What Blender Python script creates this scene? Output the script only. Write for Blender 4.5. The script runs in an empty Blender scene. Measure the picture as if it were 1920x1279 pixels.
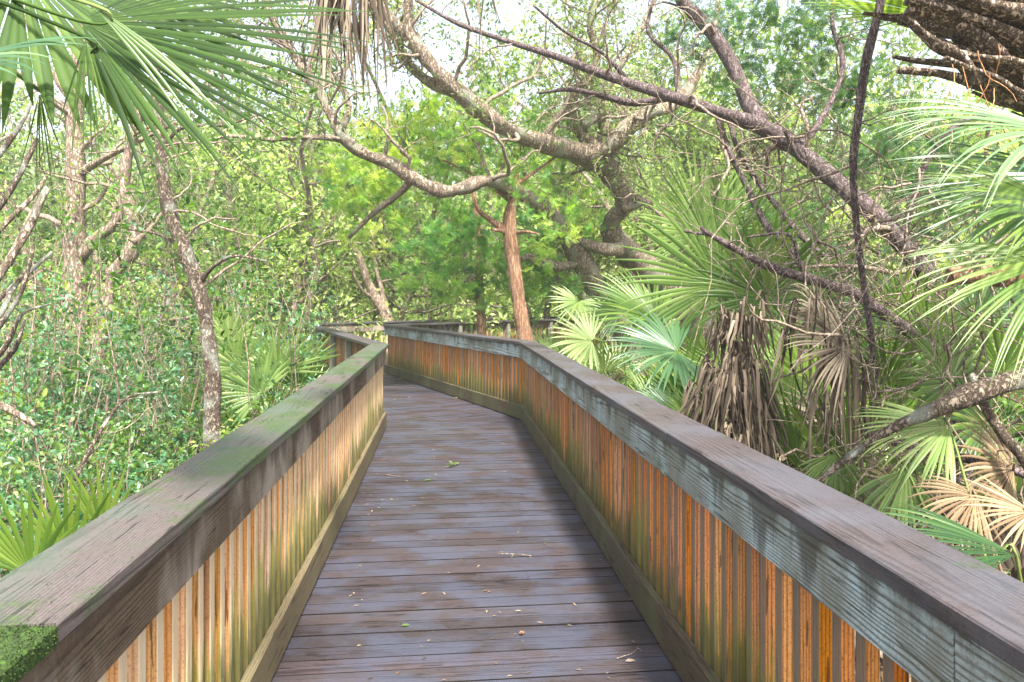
import bpy, bmesh, math, random
import numpy as np
from mathutils import Vector, Matrix, Euler
random.seed(7)
RNG = np.random.default_rng(11)
sc = bpy.context.scene
C = sc.collection
R = math.radians

# ------------------------------------------------------------------ camera, sky, sun, exposure
F = 1300.0; HY = 556.0; EYE = 1.65          # focal length and horizon row in photo pixels, eye height over the deck
cam_d = bpy.data.cameras.new('camera'); cam = bpy.data.objects.new('camera', cam_d); C.objects.link(cam)
cam.location = (0, 0, EYE); cam.rotation_euler = (R(90), 0, 0)
cam_d.sensor_width = 36; cam_d.lens = 36*F/1920; cam_d.shift_y = -(639.5-HY)/1920
cam_d.clip_start = 0.05; cam_d.clip_end = 600
sc.camera = cam
SUN_EL, SUN_AZ = R(56), R(163)              # azimuth clockwise from +Y: behind the camera, to the right
w = bpy.data.worlds.new("World"); sc.world = w; w.use_nodes = True
nt = w.node_tree; nt.nodes.clear()
sky = nt.nodes.new('ShaderNodeTexSky'); sky.sky_type = 'NISHITA'; sky.sun_disc = False
sky.sun_elevation = SUN_EL; sky.sun_rotation = SUN_AZ; sky.dust_density = 3; sky.air_density = 1.0
hsv = nt.nodes.new('ShaderNodeHueSaturation'); hsv.inputs['Saturation'].default_value = 0.5
bg = nt.nodes.new('ShaderNodeBackground'); bg.inputs[1].default_value = 0.13
wo = nt.nodes.new('ShaderNodeOutputWorld')
nt.links.new(sky.outputs[0], hsv.inputs['Color']); nt.links.new(hsv.outputs[0], bg.inputs[0]); nt.links.new(bg.outputs[0], wo.inputs[0])
sd = bpy.data.lights.new('sun', 'SUN'); sd.energy = 4.0; sd.angle = R(6); sd.color = (1, .95, .86)
sun = bpy.data.objects.new('sun', sd); C.objects.link(sun)
sdir = Vector((math.sin(SUN_AZ)*math.cos(SUN_EL), math.cos(SUN_AZ)*math.cos(SUN_EL), math.sin(SUN_EL)))
sun.rotation_euler = sdir.to_track_quat('Z', 'Y').to_euler()
sc.view_settings.view_transform = 'Standard'; sc.view_settings.look = 'None'
sc.view_settings.exposure = 1.92; sc.view_settings.gamma = 1
sc.cycles.max_bounces = 7; sc.cycles.diffuse_bounces = 4; sc.cycles.glossy_bounces = 2
sc.cycles.transmission_bounces = 4; sc.cycles.transparent_max_bounces = 4
sc.cycles.use_denoising = True
try: sc.cycles.denoiser = 'OPENIMAGEDENOISE'
except Exception: pass

GZ = -0.75
def P(px, py, Y): return np.array([(px-960)/F*Y, Y, EYE-(py-HY)/F*Y])
def W(wpx, Y): return 0.5*wpx/F*Y

# ------------------------------------------------------------------ mesh helpers
def mesh_np(name, verts, tris=None, quads=None, attrs=None, smooth=False, uv=None):
    me = bpy.data.meshes.new(name)
    verts = np.asarray(verts, dtype=np.float32).reshape(-1, 3)
    me.vertices.add(len(verts)); me.vertices.foreach_set('co', verts.ravel())
    loops = []; tot = []
    if tris is not None and len(tris): loops.append(np.asarray(tris).ravel()); tot.append(np.full(len(tris), 3))
    if quads is not None and len(quads): loops.append(np.asarray(quads).ravel()); tot.append(np.full(len(quads), 4))
    loops = np.concatenate(loops).astype(np.int32); tot = np.concatenate(tot).astype(np.int32)
    me.loops.add(len(loops)); me.loops.foreach_set('vertex_index', loops)
    me.polygons.add(len(tot)); st = np.concatenate([[0], np.cumsum(tot)[:-1]]).astype(np.int32)
    me.polygons.foreach_set('loop_start', st); me.polygons.foreach_set('loop_total', tot)
    if smooth: me.polygons.foreach_set('use_smooth', np.ones(len(tot), dtype=bool))
    for k, a in (attrs or {}).items():
        at = me.attributes.new(k, 'FLOAT', 'POINT'); at.data.foreach_set('value', np.asarray(a, dtype=np.float32))
    me.update(calc_edges=True)
    return me

class Acc:
    """collects numpy pieces of one mesh"""
    def __init__(s): s.v=[]; s.t=[]; s.q=[]; s.a=[]; s.b=[]; s.n=0
    def add(s, v, t=None, q=None, a=0.5, b=0.5):
        v = np.asarray(v).reshape(-1,3); m = len(v)
        s.v.append(v)
        if t is not None and len(t): s.t.append(np.asarray(t)+s.n)
        if q is not None and len(q): s.q.append(np.asarray(q)+s.n)
        s.a.append(np.broadcast_to(np.asarray(a, dtype=float), (m,)).copy()); s.b.append(np.broadcast_to(np.asarray(b, dtype=float), (m,)).copy())
        s.n += m
    def mesh(s, name, origin=(0,0,0), smooth=False):
        v = np.concatenate(s.v) - np.asarray(origin)
        return mesh_np(name, v, np.concatenate(s.t) if s.t else None, np.concatenate(s.q) if s.q else None,
                       {'rnd': np.concatenate(s.a), 'rim': np.concatenate(s.b)}, smooth)

def link(name, me, mat, parent=None, loc=(0,0,0)):
    o = bpy.data.objects.new(name, me); C.objects.link(o)
    if mat is not None and len(me.materials) == 0: me.materials.append(mat)
    o.location = loc
    if parent: o.parent = parent
    return o
def thing(name, label, cat, loc=(0,0,0), group=None):
    o = bpy.data.objects.new(name, None); C.objects.link(o); o.empty_display_size = .1
    o.location = loc; tag(o, label, cat, group); return o
def tag(o, label=None, cat=None, group=None, kind=None):
    if label: o['label'] = label
    if cat: o['category'] = cat
    if group: o['group'] = group
    if kind: o['kind'] = kind
    return o
def copy_tree(o, parent=None):
    c = o.copy(); C.objects.link(c); c.parent = parent
    for ch in list(o.children): copy_tree(ch, c)
    return c

def norm(v): v = np.asarray(v, float); return v/(np.linalg.norm(v)+1e-9)
def catmull(pts, rad, sub=4):
    pts = np.asarray(pts, float); rad = np.asarray(rad, float)
    p = np.vstack([2*pts[0]-pts[1], pts, 2*pts[-1]-pts[-2]]); r = np.concatenate([[rad[0]], rad, [rad[-1]]])
    o=[]; ro=[]
    for i in range(1, len(p)-2):
        for k in range(sub):
            t=k/sub; a,b,c,d = p[i-1],p[i],p[i+1],p[i+2]
            o.append(.5*((2*b)+(-a+c)*t+(2*a-5*b+4*c-d)*t*t+(-a+3*b-3*c+d)*t**3)); ro.append(r[i]*(1-t)+r[i+1]*t)
    o.append(p[-2]); ro.append(r[-2])
    return np.array(o), np.array(ro)
def tube(acc, pts, rad, sides=6, gnarl=0.0, a=0.5, cap=True, flat=1.0):
    pts = np.asarray(pts, float); rad = np.asarray(rad, float); n = len(pts)
    tan = np.gradient(pts, axis=0); tan /= (np.linalg.norm(tan, axis=1, keepdims=True)+1e-9)
    ref = np.array([0,0,1.0]) if abs(tan[:,2]).mean() < .8 else np.array([1.0,0,0])
    e1 = np.cross(tan, ref); e1 /= (np.linalg.norm(e1, axis=1, keepdims=True)+1e-9); e2 = np.cross(tan, e1)
    th = np.linspace(0, 2*np.pi, sides, endpoint=False)
    rr = rad[:,None]*np.ones(sides)[None]
    if gnarl and n > 6:
        kx = RNG.normal(0, 1, n); kx = np.convolve(kx, [.25,.5,.25], 'same'); rr = rr*(1+1.1*gnarl*kx)[:,None]
    if gnarl:
        lob = 1+gnarl*(.6*np.sin(3*th+RNG.uniform(0,6))[None]*np.sin(np.arange(n)*.35+RNG.uniform(0,6))[:,None]+ .5*np.sin(2*th+1)[None])
        rr = rr*lob*(1+RNG.normal(0, gnarl*.35, (n,sides)))
    v = pts[:,None,:]+rr[...,None]*(np.cos(th)[None,:,None]*e1[:,None,:]+flat*np.sin(th)[None,:,None]*e2[:,None,:])
    i = np.arange(n-1)[:,None]*sides; j = np.arange(sides)[None]; k = (j+1)%sides
    q = np.stack([i+j, i+k, i+sides+k, i+sides+j], -1).reshape(-1,4)
    v = v.reshape(-1,3); t = None
    if cap:
        v = np.vstack([v, pts[0], pts[-1]]); b0 = n*sides; jj = np.arange(sides); kk=(jj+1)%sides
        t = np.concatenate([np.stack([kk, jj, np.full(sides,b0)],-1), np.stack([(n-1)*sides+jj, (n-1)*sides+kk, np.full(sides,b0+1)],-1)])
    acc.add(v, t, q, a)
def wander(p, d, L, n, wig, up=0.0, rng=RNG):
    d = norm(d); out=[np.array(p, float)]; s = L/n
    for i in range(n):
        d = norm(d + rng.normal(0, wig, 3) + np.array([0,0,up])); out.append(out[-1]+d*s)
    return np.array(out)
BLOCK=[True]
def blocked(q):
    if not BLOCK[0]: return False
    x,y,z = q[:,0],q[:,1],q[:,2]
    return bool(np.any((y<9.6)&(y>-.5)&(z<2.35)&(z>-.5)&(x<1.3-.0962*y)&(x>-1.08-.0962*y)))
def sprout(parents, per_m, length, ratio, wig, up, spread=.9, n=6, t0=.15, rng=RNG, tipr=.35, minr=.0015):
    """side branches along parent polylines [(pts, rad)]"""
    out=[]
    for pts, rad in parents:
        seg = np.linalg.norm(np.diff(pts, axis=0), axis=1); L = seg.sum(); cum = np.concatenate([[0], np.cumsum(seg)])
        k = rng.poisson(per_m*L)
        for s in rng.uniform(t0*L, L, k):
            i = min(np.searchsorted(cum, s)-1, len(seg)-1); i=max(i,0); f=(s-cum[i])/(seg[i]+1e-9)
            p = pts[i]*(1-f)+pts[i+1]*f; r = rad[i]*(1-f)+rad[i+1]*f
            tn = norm(pts[i+1]-pts[i]); side = rng.normal(0,1,3); side -= tn*side.dot(tn); side = norm(side)
            d = tn*(1-spread)+side*spread+np.array([0,0,up*1.5])
            l = length*rng.uniform(.5, 1.3)*(.6+.4*(1-s/L)); rr = max(min(r*ratio, r*.8), minr)
            q = wander(p, d, l, n, wig, up, rng)
            if blocked(q): continue
            out.append((q, np.linspace(rr, max(rr*tipr,minr*.7), n+1)))
    return out

LEAF = np.array([[0,0,0],[.42,-.2,.05],[1,0,-.04],[.42,.2,.05]]); LEAF_T = np.array([[0,1,2],[0,2,3]])
LEAF6 = np.array([[0,0,0],[.3,-.2,.06],[.7,-.17,.04],[1,0,-.08],[.7,.17,.04],[.3,.2,.06],[.35,0,-.02],[.7,0,-.03]])
LEAF6_T = np.array([[0,1,6],[1,2,7],[1,7,6],[2,3,7],[3,4,7],[4,5,6],[4,6,7],[5,0,6]])
def spray_template(nn=7, wd=.07, seed=1):
    r = np.random.default_rng(seed); v=[]; t=[]
    for i in range(nn):
        x0 = i/nn*.75; sgn = 1 if i%2 else -1
        if i == 0: a=np.array([0,0,0.]); b=np.array([1,0,0.])
        else: a=np.array([x0,0,0.]); b=a+np.array([.36,sgn*.26,r.normal(0,.08)])
        s=norm(np.cross(b-a,[0,0,1]))*wd*.5; n0=len(v)
        v += [a-s*.6, (a+b)/2-s*1.2, b, (a+b)/2+s*1.2]; t += [[n0,n0+1,n0+3],[n0+1,n0+2,n0+3]]
    return np.array(v), np.array(t)
SPRAY, SPRAY_T = spray_template()
def scatter(acc, pos, dirs, size, tmpl=LEAF, tt=LEAF_T, rng=RNG, rnd=None, wid=1.0, flat=.6):
    """one template copy at every position"""
    pos = np.asarray(pos, float); m=len(pos)
    if m == 0: return
    d = np.asarray(dirs, float); d = d/(np.linalg.norm(d,axis=1,keepdims=True)+1e-9)
    up = rng.normal(0, 1, (m,3)); up[:,2] += flat*2.2
    sx = np.cross(up, d); sx /= (np.linalg.norm(sx,axis=1,keepdims=True)+1e-9); nz = np.cross(d, sx)
    size = np.broadcast_to(size, (m,))
    v = (tmpl[None,:,0,None]*d[:,None,:]+tmpl[None,:,1,None]*wid*sx[:,None,:]+tmpl[None,:,2,None]*nz[:,None,:])*size[:,None,None]+pos[:,None,:]
    k=len(tmpl); t = tt[None]+(np.arange(m)*k)[:,None,None]
    if rnd is None: rnd = rng.uniform(0,1,m)
    acc.add(v.reshape(-1,3), t.reshape(-1,3), None, np.repeat(rnd, k))
def leaves_on(acc, twigs, per, size, jit, tmpl=LEAF, tt=LEAF_T, rng=RNG, wid=1.0, flat=.6, droop=0., clump=.35):
    if not twigs: return
    pos=[]; dr=[]; rn=[]
    for pts, rad in twigs:
        k = per; t = rng.uniform(.15, 1.02, k)*(len(pts)-1); i = np.clip(t.astype(int),0,len(pts)-2); f=(t-i)[:,None]
        p = pts[i]*(1-f)+pts[i+1]*f; tn = pts[i+1]-pts[i]; tn/= (np.linalg.norm(tn,axis=1,keepdims=True)+1e-9)
        pos.append(p+rng.normal(0,jit,(k,3))); dd = tn*.7+rng.normal(0,.6,(k,3)); dd[:,2]-=droop; dr.append(dd)
        c = rng.uniform(0,1); rn.append(np.clip(c*clump+(1-clump)*rng.uniform(0,1,k)+0, 0, 1))
    pos=np.concatenate(pos); s = size*rng.uniform(.6,1.3,len(pos))
    scatter(acc, pos, np.concatenate(dr), s, tmpl, tt, rng, np.concatenate(rn), wid, flat)

# ------------------------------------------------------------------ materials
def mat(name): 
    m = bpy.data.materials.new(name); m.use_nodes = True; n = m.node_tree; b = n.nodes['Principled BSDF']; return m, n, b
def N(n, t, **k):
    x = n.nodes.new(t)
    for a, v in k.items():
        if a.startswith('i_'): x.inputs[a[2:].replace('_',' ')].default_value = v
        else: setattr(x, a, v)
    return x
def ramp(n, src, stops):
    r = n.nodes.new('ShaderNodeValToRGB'); e = r.color_ramp.elements
    while len(e) < len(stops): e.new(.5)
    for x,(p,c) in zip(e, stops): x.position=p; x.color=(c+(1,))[:4] if len(c)==3 else c
    n.links.new(src, r.inputs[0]); return r.outputs[0]
def mixc(n, fac, a, b, mode='MIX'):
    m = n.nodes.new('ShaderNodeMix'); m.data_type='RGBA'; m.blend_type=mode
    for s, v in ((m.inputs[0],fac),(m.inputs[6],a),(m.inputs[7],b)):
        if hasattr(v,'links') : n.links.new(v, s)
        else: s.default_value = v if isinstance(v,(int,float)) else tuple(v)+((1,) if len(v)==3 else ())
    return m.outputs[2]
def mth(n, op, a, b=0.0, c=None, clamp=False):
    m = n.nodes.new('ShaderNodeMath'); m.operation=op; m.use_clamp=clamp
    for s,v in zip(m.inputs, (a,b) if c is None else (a,b,c)):
        if hasattr(v,'links'): n.links.new(v,s)
        else: s.default_value=v
    return m.outputs[0]
def leaf_mat(name, stops, trans=.45, rough=.45, tint=(1.35,1.5,.6), spec=.5):
    m, n, b = mat(name)
    at = N(n,'ShaderNodeAttribute', attribute_name='rnd')
    oi = N(n,'ShaderNodeObjectInfo')
    f = mth(n,'ADD', at.outputs['Fac'], mth(n,'MULTIPLY', mth(n,'SUBTRACT', oi.outputs['Random'], .5), .5), clamp=True)
    col = ramp(n, f, stops)
    n.links.new(col, b.inputs['Base Color']); b.inputs['Roughness'].default_value=rough
    b.inputs['Specular IOR Level'].default_value=spec
    tr = n.nodes.new('ShaderNodeBsdfTranslucent')
    c2 = mixc(n, 1.0, col, tint, 'MULTIPLY'); n.links.new(c2, tr.inputs[0])
    mx = n.nodes.new('ShaderNodeMixShader'); mx.inputs[0].default_value = trans
    n.links.new(b.outputs[0], mx.inputs[1]); n.links.new(tr.outputs[0], mx.inputs[2])
    n.links.new(mx.outputs[0], n.nodes['Material Output'].inputs[0])
    return m
def bark_mat(name, dark, mid, light, scale=14, bump=.6, stretch=.25, lichen=None):
    m, n, b = mat(name)
    tc = N(n,'ShaderNodeTexCoord'); mp = N(n,'ShaderNodeMapping'); mp.inputs['Scale'].default_value=(1,1,stretch)
    n.links.new(tc.outputs['Object'], mp.inputs[0])
    no = N(n,'ShaderNodeTexNoise', i_Scale=scale, i_Detail=6.0, i_Roughness=.65); n.links.new(mp.outputs[0], no.inputs['Vector'])
    vo = N(n,'ShaderNodeTexVoronoi', i_Scale=scale*1.6, feature='DISTANCE_TO_EDGE')
    wv = mixc(n, .15, mp.outputs[0], no.outputs['Color']); n.links.new(wv, vo.inputs['Vector'])
    crack = mth(n,'MULTIPLY', vo.outputs['Distance'], 4.0, clamp=True)
    h = mth(n,'ADD', mth(n,'MULTIPLY',crack,.6), mth(n,'MULTIPLY', no.outputs[0], .5))
    col = ramp(n, h, [(.18,dark),(.52,mid),(.85,light)])
    if lichen:
        n2 = N(n,'ShaderNodeTexNoise', i_Scale=3.5, i_Detail=5.0); n.links.new(tc.outputs['Object'], n2.inputs['Vector'])
        col = mixc(n, ramp(n, n2.outputs[0], [(.52,(0,0,0)),(.62,(.8,.8,.8))]), col, lichen)
    n.links.new(col, b.inputs['Base Color']); b.inputs['Roughness'].default_value=.85; b.inputs['Specular IOR Level'].default_value=.3
    bp = N(n,'ShaderNodeBump', i_Strength=bump, i_Distance=.03); n.links.new(h, bp.inputs['Height']); n.links.new(bp.outputs[0], b.inputs['Normal'])
    return m
def wood_mat(name, base, dark, grain=1.0, rough=.6, moss=0.0, wet=None, blotch=None, blotch_amt=.5, algae=False, lines=210, var=.35, drips=None, sides=None, hue=.03, bscale=(1.,1,.5), cracks=.8):
    """length of the board along local X"""
    m, n, b = mat(name)
    tc = N(n,'ShaderNodeTexCoord'); oi = N(n,'ShaderNodeObjectInfo'); at = N(n,'ShaderNodeAttribute', attribute_name='rnd')
    off = N(n,'ShaderNodeCombineXYZ')
    rsum = mth(n,'ADD', oi.outputs['Random'], at.outputs['Fac'])
    for i,k in enumerate((37.,11.,23.)): n.links.new(mth(n,'MULTIPLY',rsum,k), off.inputs[i])
    va = N(n,'ShaderNodeVectorMath', operation='ADD'); n.links.new(tc.outputs['Object'], va.inputs[0]); n.links.new(off.outputs[0], va.inputs[1])
    mp = N(n,'ShaderNodeMapping'); mp.inputs['Scale'].default_value=(.035,1,1); n.links.new(va.outputs[0], mp.inputs[0])
    # annual rings: distance field warped along the board
    n1 = N(n,'ShaderNodeTexNoise', i_Scale=5.5, i_Detail=1.0, i_Distortion=.15); n.links.new(mp.outputs[0], n1.inputs['Vector'])
    sy = N(n,'ShaderNodeSeparateXYZ'); n.links.new(tc.outputs['Object'], sy.inputs[0])
    ph = mth(n,'MULTIPLY', mth(n,'ADD', sy.outputs[1], mth(n,'MULTIPLY', sy.outputs[2], .8)), 520.)
    ring = mth(n,'SINE', mth(n,'ADD', ph, mth(n,'MULTIPLY', n1.outputs[0], lines*.62)))
    ring = mth(n,'POWER', mth(n,'ADD', mth(n,'MULTIPLY',ring,.5), .5), 2.6)
    mp2 = N(n,'ShaderNodeMapping'); mp2.inputs['Scale'].default_value=(.045,1,1); n.links.new(va.outputs[0], mp2.inputs[0])
    n2 = N(n,'ShaderNodeTexNoise', i_Scale=210.0, i_Detail=5.0, i_Roughness=.7); n.links.new(mp2.outputs[0], n2.inputs['Vector'])
    g = mth(n,'ADD', mth(n,'MULTIPLY',ring,.55*grain), mth(n,'MULTIPLY', mth(n,'SUBTRACT',n2.outputs[0],.35), 1.1*grain), clamp=True)
    col = mixc(n, g, base, dark)
    mpc = N(n,'ShaderNodeMapping'); mpc.inputs['Scale'].default_value=(.06,1,1); n.links.new(va.outputs[0], mpc.inputs[0])
    nc = N(n,'ShaderNodeTexNoise', i_Scale=75.0, i_Detail=2.0, i_Roughness=.5); n.links.new(mpc.outputs[0], nc.inputs['Vector'])
    cr = mth(n,'MULTIPLY', mth(n,'SUBTRACT', nc.outputs[0], .63), 50., clamp=True)
    col = mixc(n, mth(n,'MULTIPLY', cr, cracks), col, tuple(c*.35 for c in dark))
    ns = N(n,'ShaderNodeTexNoise', i_Scale=130.0, i_Detail=3.0, i_Roughness=.7); n.links.new(va.outputs[0], ns.inputs['Vector'])
    col = mixc(n, mth(n,'MULTIPLY', mth(n,'SUBTRACT', ns.outputs[0], .52), 3.5, clamp=True), col, tuple(c*.6 for c in dark))
    col = mixc(n, mth(n,'MULTIPLY', mth(n,'SUBTRACT', .40, ns.outputs[0]), 3.0, clamp=True), col, tuple(min(1,c*1.5) for c in base))
    # knots
    mk = N(n,'ShaderNodeMapping'); mk.inputs['Scale'].default_value=(1.6,6,6); n.links.new(va.outputs[0], mk.inputs[0])
    vk = N(n,'ShaderNodeTexVoronoi', i_Scale=1.0); n.links.new(mk.outputs[0], vk.inputs['Vector'])
    kn = mth(n,'MULTIPLY', mth(n,'SUBTRACT', .085, vk.outputs['Distance']), 30., clamp=True)
    col = mixc(n, mth(n,'MULTIPLY', kn, .8), col, tuple(c*.6 for c in dark))
    hs = N(n,'ShaderNodeHueSaturation'); n.links.new(col, hs.inputs['Color'])
    n.links.new(mth(n,'ADD', mth(n,'MULTIPLY', mth(n,'FRACT', mth(n,'MULTIPLY',rsum,7.13)), var*1.6), 1-var*.8), hs.inputs['Value'])
    n.links.new(mth(n,'ADD', mth(n,'MULTIPLY', mth(n,'FRACT', mth(n,'MULTIPLY',rsum,3.71)), hue), .5-hue/2), hs.inputs['Hue'])
    n.links.new(mth(n,'ADD', mth(n,'MULTIPLY', mth(n,'FRACT', mth(n,'MULTIPLY',rsum,5.3)), .5*var*2), 1-.5*var), hs.inputs['Saturation'])
    col = hs.outputs[0]
    geo = N(n,'ShaderNodeNewGeometry')
    if blotch:
        mp3 = N(n,'ShaderNodeMapping'); mp3.inputs['Scale'].default_value=bscale; n.links.new(geo.outputs['Position'], mp3.inputs[0])
        n3 = N(n,'ShaderNodeTexNoise', i_Scale=2.6, i_Detail=5.0, i_Roughness=.6); n.links.new(mp3.outputs[0], n3.inputs['Vector'])
        col = mixc(n, mth(n,'MULTIPLY', ramp(n, n3.outputs[0], [(.42,(0,0,0)),(.6,(1,1,1))]), blotch_amt), col, blotch)
    if sides:  # faces toward the walkway
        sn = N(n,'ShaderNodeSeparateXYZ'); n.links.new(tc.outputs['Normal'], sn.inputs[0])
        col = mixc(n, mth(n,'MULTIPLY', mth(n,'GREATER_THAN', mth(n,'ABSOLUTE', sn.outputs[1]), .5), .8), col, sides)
    if drips:
        mp9 = N(n,'ShaderNodeMapping'); mp9.inputs['Scale'].default_value=(7,7,1.1); n.links.new(geo.outputs['Position'], mp9.inputs[0])
        n9 = N(n,'ShaderNodeTexNoise', i_Scale=1.0, i_Detail=5.0, i_Roughness=.6); n.links.new(mp9.outputs[0], n9.inputs['Vector'])
        s9 = N(n,'ShaderNodeSeparateXYZ'); n.links.new(geo.outputs['Position'], s9.inputs[0])
        dd = mth(n,'MULTIPLY', mth(n,'ADD', mth(n,'SUBTRACT', n9.outputs[0], .56), mth(n,'MULTIPLY', mth(n,'SUBTRACT', s9.outputs[2], .9), 1.3)), 9., clamp=True)
        col = mixc(n, mth(n,'MULTIPLY', dd, .75), col, drips)
    if algae:
        sp = N(n,'ShaderNodeSeparateXYZ'); n.links.new(geo.outputs['Position'], sp.inputs[0])
        mp4 = N(n,'ShaderNodeMapping'); mp4.inputs['Scale'].default_value=(26,26,2.2); n.links.new(geo.outputs['Position'], mp4.inputs[0])
        n4 = N(n,'ShaderNodeTexNoise', i_Scale=1.0, i_Detail=5.0, i_Roughness=.65); n.links.new(mp4.outputs[0], n4.inputs['Vector'])
        n5 = N(n,'ShaderNodeTexNoise', i_Scale=.9, i_Detail=2.0); n.links.new(geo.outputs['Position'], n5.inputs['Vector'])
        z = mth(n,'MULTIPLY', sp.outputs[2], 1.35)
        a = mth(n,'SUBTRACT', mth(n,'ADD', mth(n,'ADD', mth(n,'MULTIPLY',n4.outputs[0],1.7), mth(n,'MULTIPLY',n5.outputs[0],.9)), mth(n,'MULTIPLY', mth(n,'SUBTRACT', oi.outputs['Random'], .5), .34)), mth(n,'ADD', mth(n,'MULTIPLY',sp.outputs[2],1.5), .58))
        am = mth(n,'MULTIPLY', a, 3.0, clamp=True)
        gc = mixc(n, n4.outputs[0], (.06,.08,.008), (.26,.27,.06))
        col = mixc(n, mth(n,'MULTIPLY',am,.82), col, gc)
        # black mould low down
        bm_ = mth(n,'MULTIPLY', mth(n,'SUBTRACT', mth(n,'ADD', mth(n,'MULTIPLY',n4.outputs[0],1.5), .12), mth(n,'MULTIPLY',sp.outputs[2],2.0)), 2.5, clamp=True)
        col = mixc(n, mth(n,'MULTIPLY',bm_,.7), col, (.05,.045,.02))
    if moss:
        n6 = N(n,'ShaderNodeTexNoise', i_Scale=3.2, i_Detail=8.0, i_Roughness=.72); n.links.new(geo.outputs['Position'], n6.inputs['Vector'])
        mm = mth(n,'MULTIPLY', mth(n,'SUBTRACT', n6.outputs[0], .62-moss), 9., clamp=True)
        n7 = N(n,'ShaderNodeTexNoise', i_Scale=90., i_Detail=4.0); n.links.new(geo.outputs['Position'], n7.inputs['Vector'])
        col = mixc(n, mth(n,'MULTIPLY', mm, mth(n,'MULTIPLY', n7.outputs[0], 1.35, clamp=True)), col, mixc(n, ramp(n,n7.outputs[0],[(.35,(0,0,0)),(.65,(1,1,1))]), (.012,.035,.006), (.05,.10,.015)))
    n.links.new(col, b.inputs['Base Color'])
    b.inputs['Roughness'].default_value=rough; b.inputs['Specular IOR Level'].default_value=.5 if wet else .25
    if wet:
        n8 = N(n,'ShaderNodeTexNoise', i_Scale=1.3, i_Detail=6.0); w8 = N(n,'ShaderNodeMapping'); w8.inputs['Scale'].default_value=(.6,2.6,1); n.links.new(geo.outputs['Position'], w8.inputs[0]); n.links.new(w8.outputs[0], n8.inputs['Vector'])
        n.links.new(mth(n,'ADD', mth(n,'MULTIPLY', n8.outputs[0], wet[1]-wet[0]), wet[0]), b.inputs['Roughness'])
    bp = N(n,'ShaderNodeBump', i_Strength=.5, i_Distance=.004); n.links.new(mth(n,'MULTIPLY', g, -1), bp.inputs['Height']); n.links.new(bp.outputs[0], b.inputs['Normal'])
    return m

M = {}
M['deck'] = wood_mat('wet purple brown deck boards', (.060,.043,.046), (.010,.007,.007), grain=1.1, wet=(.32,.7), blotch=(.055,.066,.105), blotch_amt=.55, cracks=1.0, var=.34, bscale=(1.0,1.6,1))  # blue blotch colour paints the bluish sky sheen onto the planks
M['cap_left'] = wood_mat('weathered cap board with moss', (.125,.102,.095), (.036,.027,.025), rough=.6, moss=.165, wet=(.4,.75), var=.12, grain=.9, blotch=(.05,.085,.06), blotch_amt=.6, lines=230)
M['cap_right'] = wood_mat('dark weathered cap board', (.078,.062,.062), (.022,.017,.016), rough=.6, moss=.02, wet=(.4,.75), blotch=(.09,.10,.13), blotch_amt=.35, var=.12, lines=230)
M['cap_moss'] = wood_mat('cap end covered by moss', (.045,.05,.022), (.02,.022,.01), rough=.95, moss=.25, var=.1)
M['fascia_left'] = wood_mat('brown grey fascia board', (.15,.10,.07), (.035,.02,.014), rough=.65, blotch=(.36,.31,.25), blotch_amt=.85, moss=.04, var=.15, drips=(.08,.055,.04))
M['fascia_right'] = wood_mat('blue grey weathered fascia board', (.52,.62,.63), (.045,.048,.04), grain=1.15, rough=.6, blotch=(.14,.125,.08), blotch_amt=.7, moss=.03, var=.12, drips=(.055,.05,.035))
M['edge'] = wood_mat('dark rotten board edges', (.02,.014,.012), (.008,.006,.005), rough=.9, var=.1)
M['kick'] = wood_mat('brown kick board', (.10,.078,.05), (.034,.026,.017), rough=.7, blotch=(.10,.12,.05), blotch_amt=.5, var=.2)
M['kick_left'] = wood_mat('warm brown kick board', (.17,.12,.07), (.06,.04,.022), rough=.7, blotch=(.14,.13,.06), blotch_amt=.5, var=.2)
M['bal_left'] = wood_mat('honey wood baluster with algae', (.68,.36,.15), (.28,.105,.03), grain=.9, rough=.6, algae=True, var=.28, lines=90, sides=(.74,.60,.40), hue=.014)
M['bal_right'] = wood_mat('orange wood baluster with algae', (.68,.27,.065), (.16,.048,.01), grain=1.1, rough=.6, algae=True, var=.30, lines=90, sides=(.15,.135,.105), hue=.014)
M['post'] = wood_mat('grey weathered post', (.33,.31,.26), (.12,.10,.08), rough=.7, algae=True, var=.2)
M['bark_oak'] = bark_mat('oak bark', (.05,.034,.024), (.23,.165,.115), (.50,.41,.31), 19, .8, .35, lichen=(.30,.30,.23))
M['bark_pale'] = bark_mat('pale bark', (.06,.042,.03), (.22,.16,.115), (.40,.32,.25), 16, .6, .3)
M['bark_cedar'] = bark_mat('stringy red bark', (.09,.04,.02), (.27,.145,.08), (.44,.27,.17), 22, .7, .08)
M['bark_dark'] = bark_mat('dark purple bark', (.02,.014,.013), (.095,.066,.060), (.23,.18,.18), 24, .6, .3)
M['bark_slim'] = bark_mat('lichen bark', (.03,.02,.014), (.12,.085,.06), (.26,.21,.16), 20, .8, .5, lichen=(.36,.38,.32))
M['bark_palm'] = bark_mat('palm trunk and boots', (.025,.016,.011), (.17,.115,.075), (.42,.33,.25), 20, .9, .5)
M['twig'] = bark_mat('twigs', (.07,.05,.035), (.20,.15,.11), (.36,.29,.23), 20, .2)
M['leaf_oak'] = leaf_mat('oak leaves', [(0,(.04,.08,.025)),(.4,(.10,.17,.05)),(.75,(.20,.27,.09)),(1,(.36,.39,.19))])
M['leaf_far'] = leaf_mat('far leaves paled by haze', [(0,(.10,.18,.04)),(.35,(.27,.38,.11)),(.7,(.46,.56,.20)),(1,(.68,.70,.38))], trans=.5, rough=.6)  # raised leaf colours carry the bright haze of the distance
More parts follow.
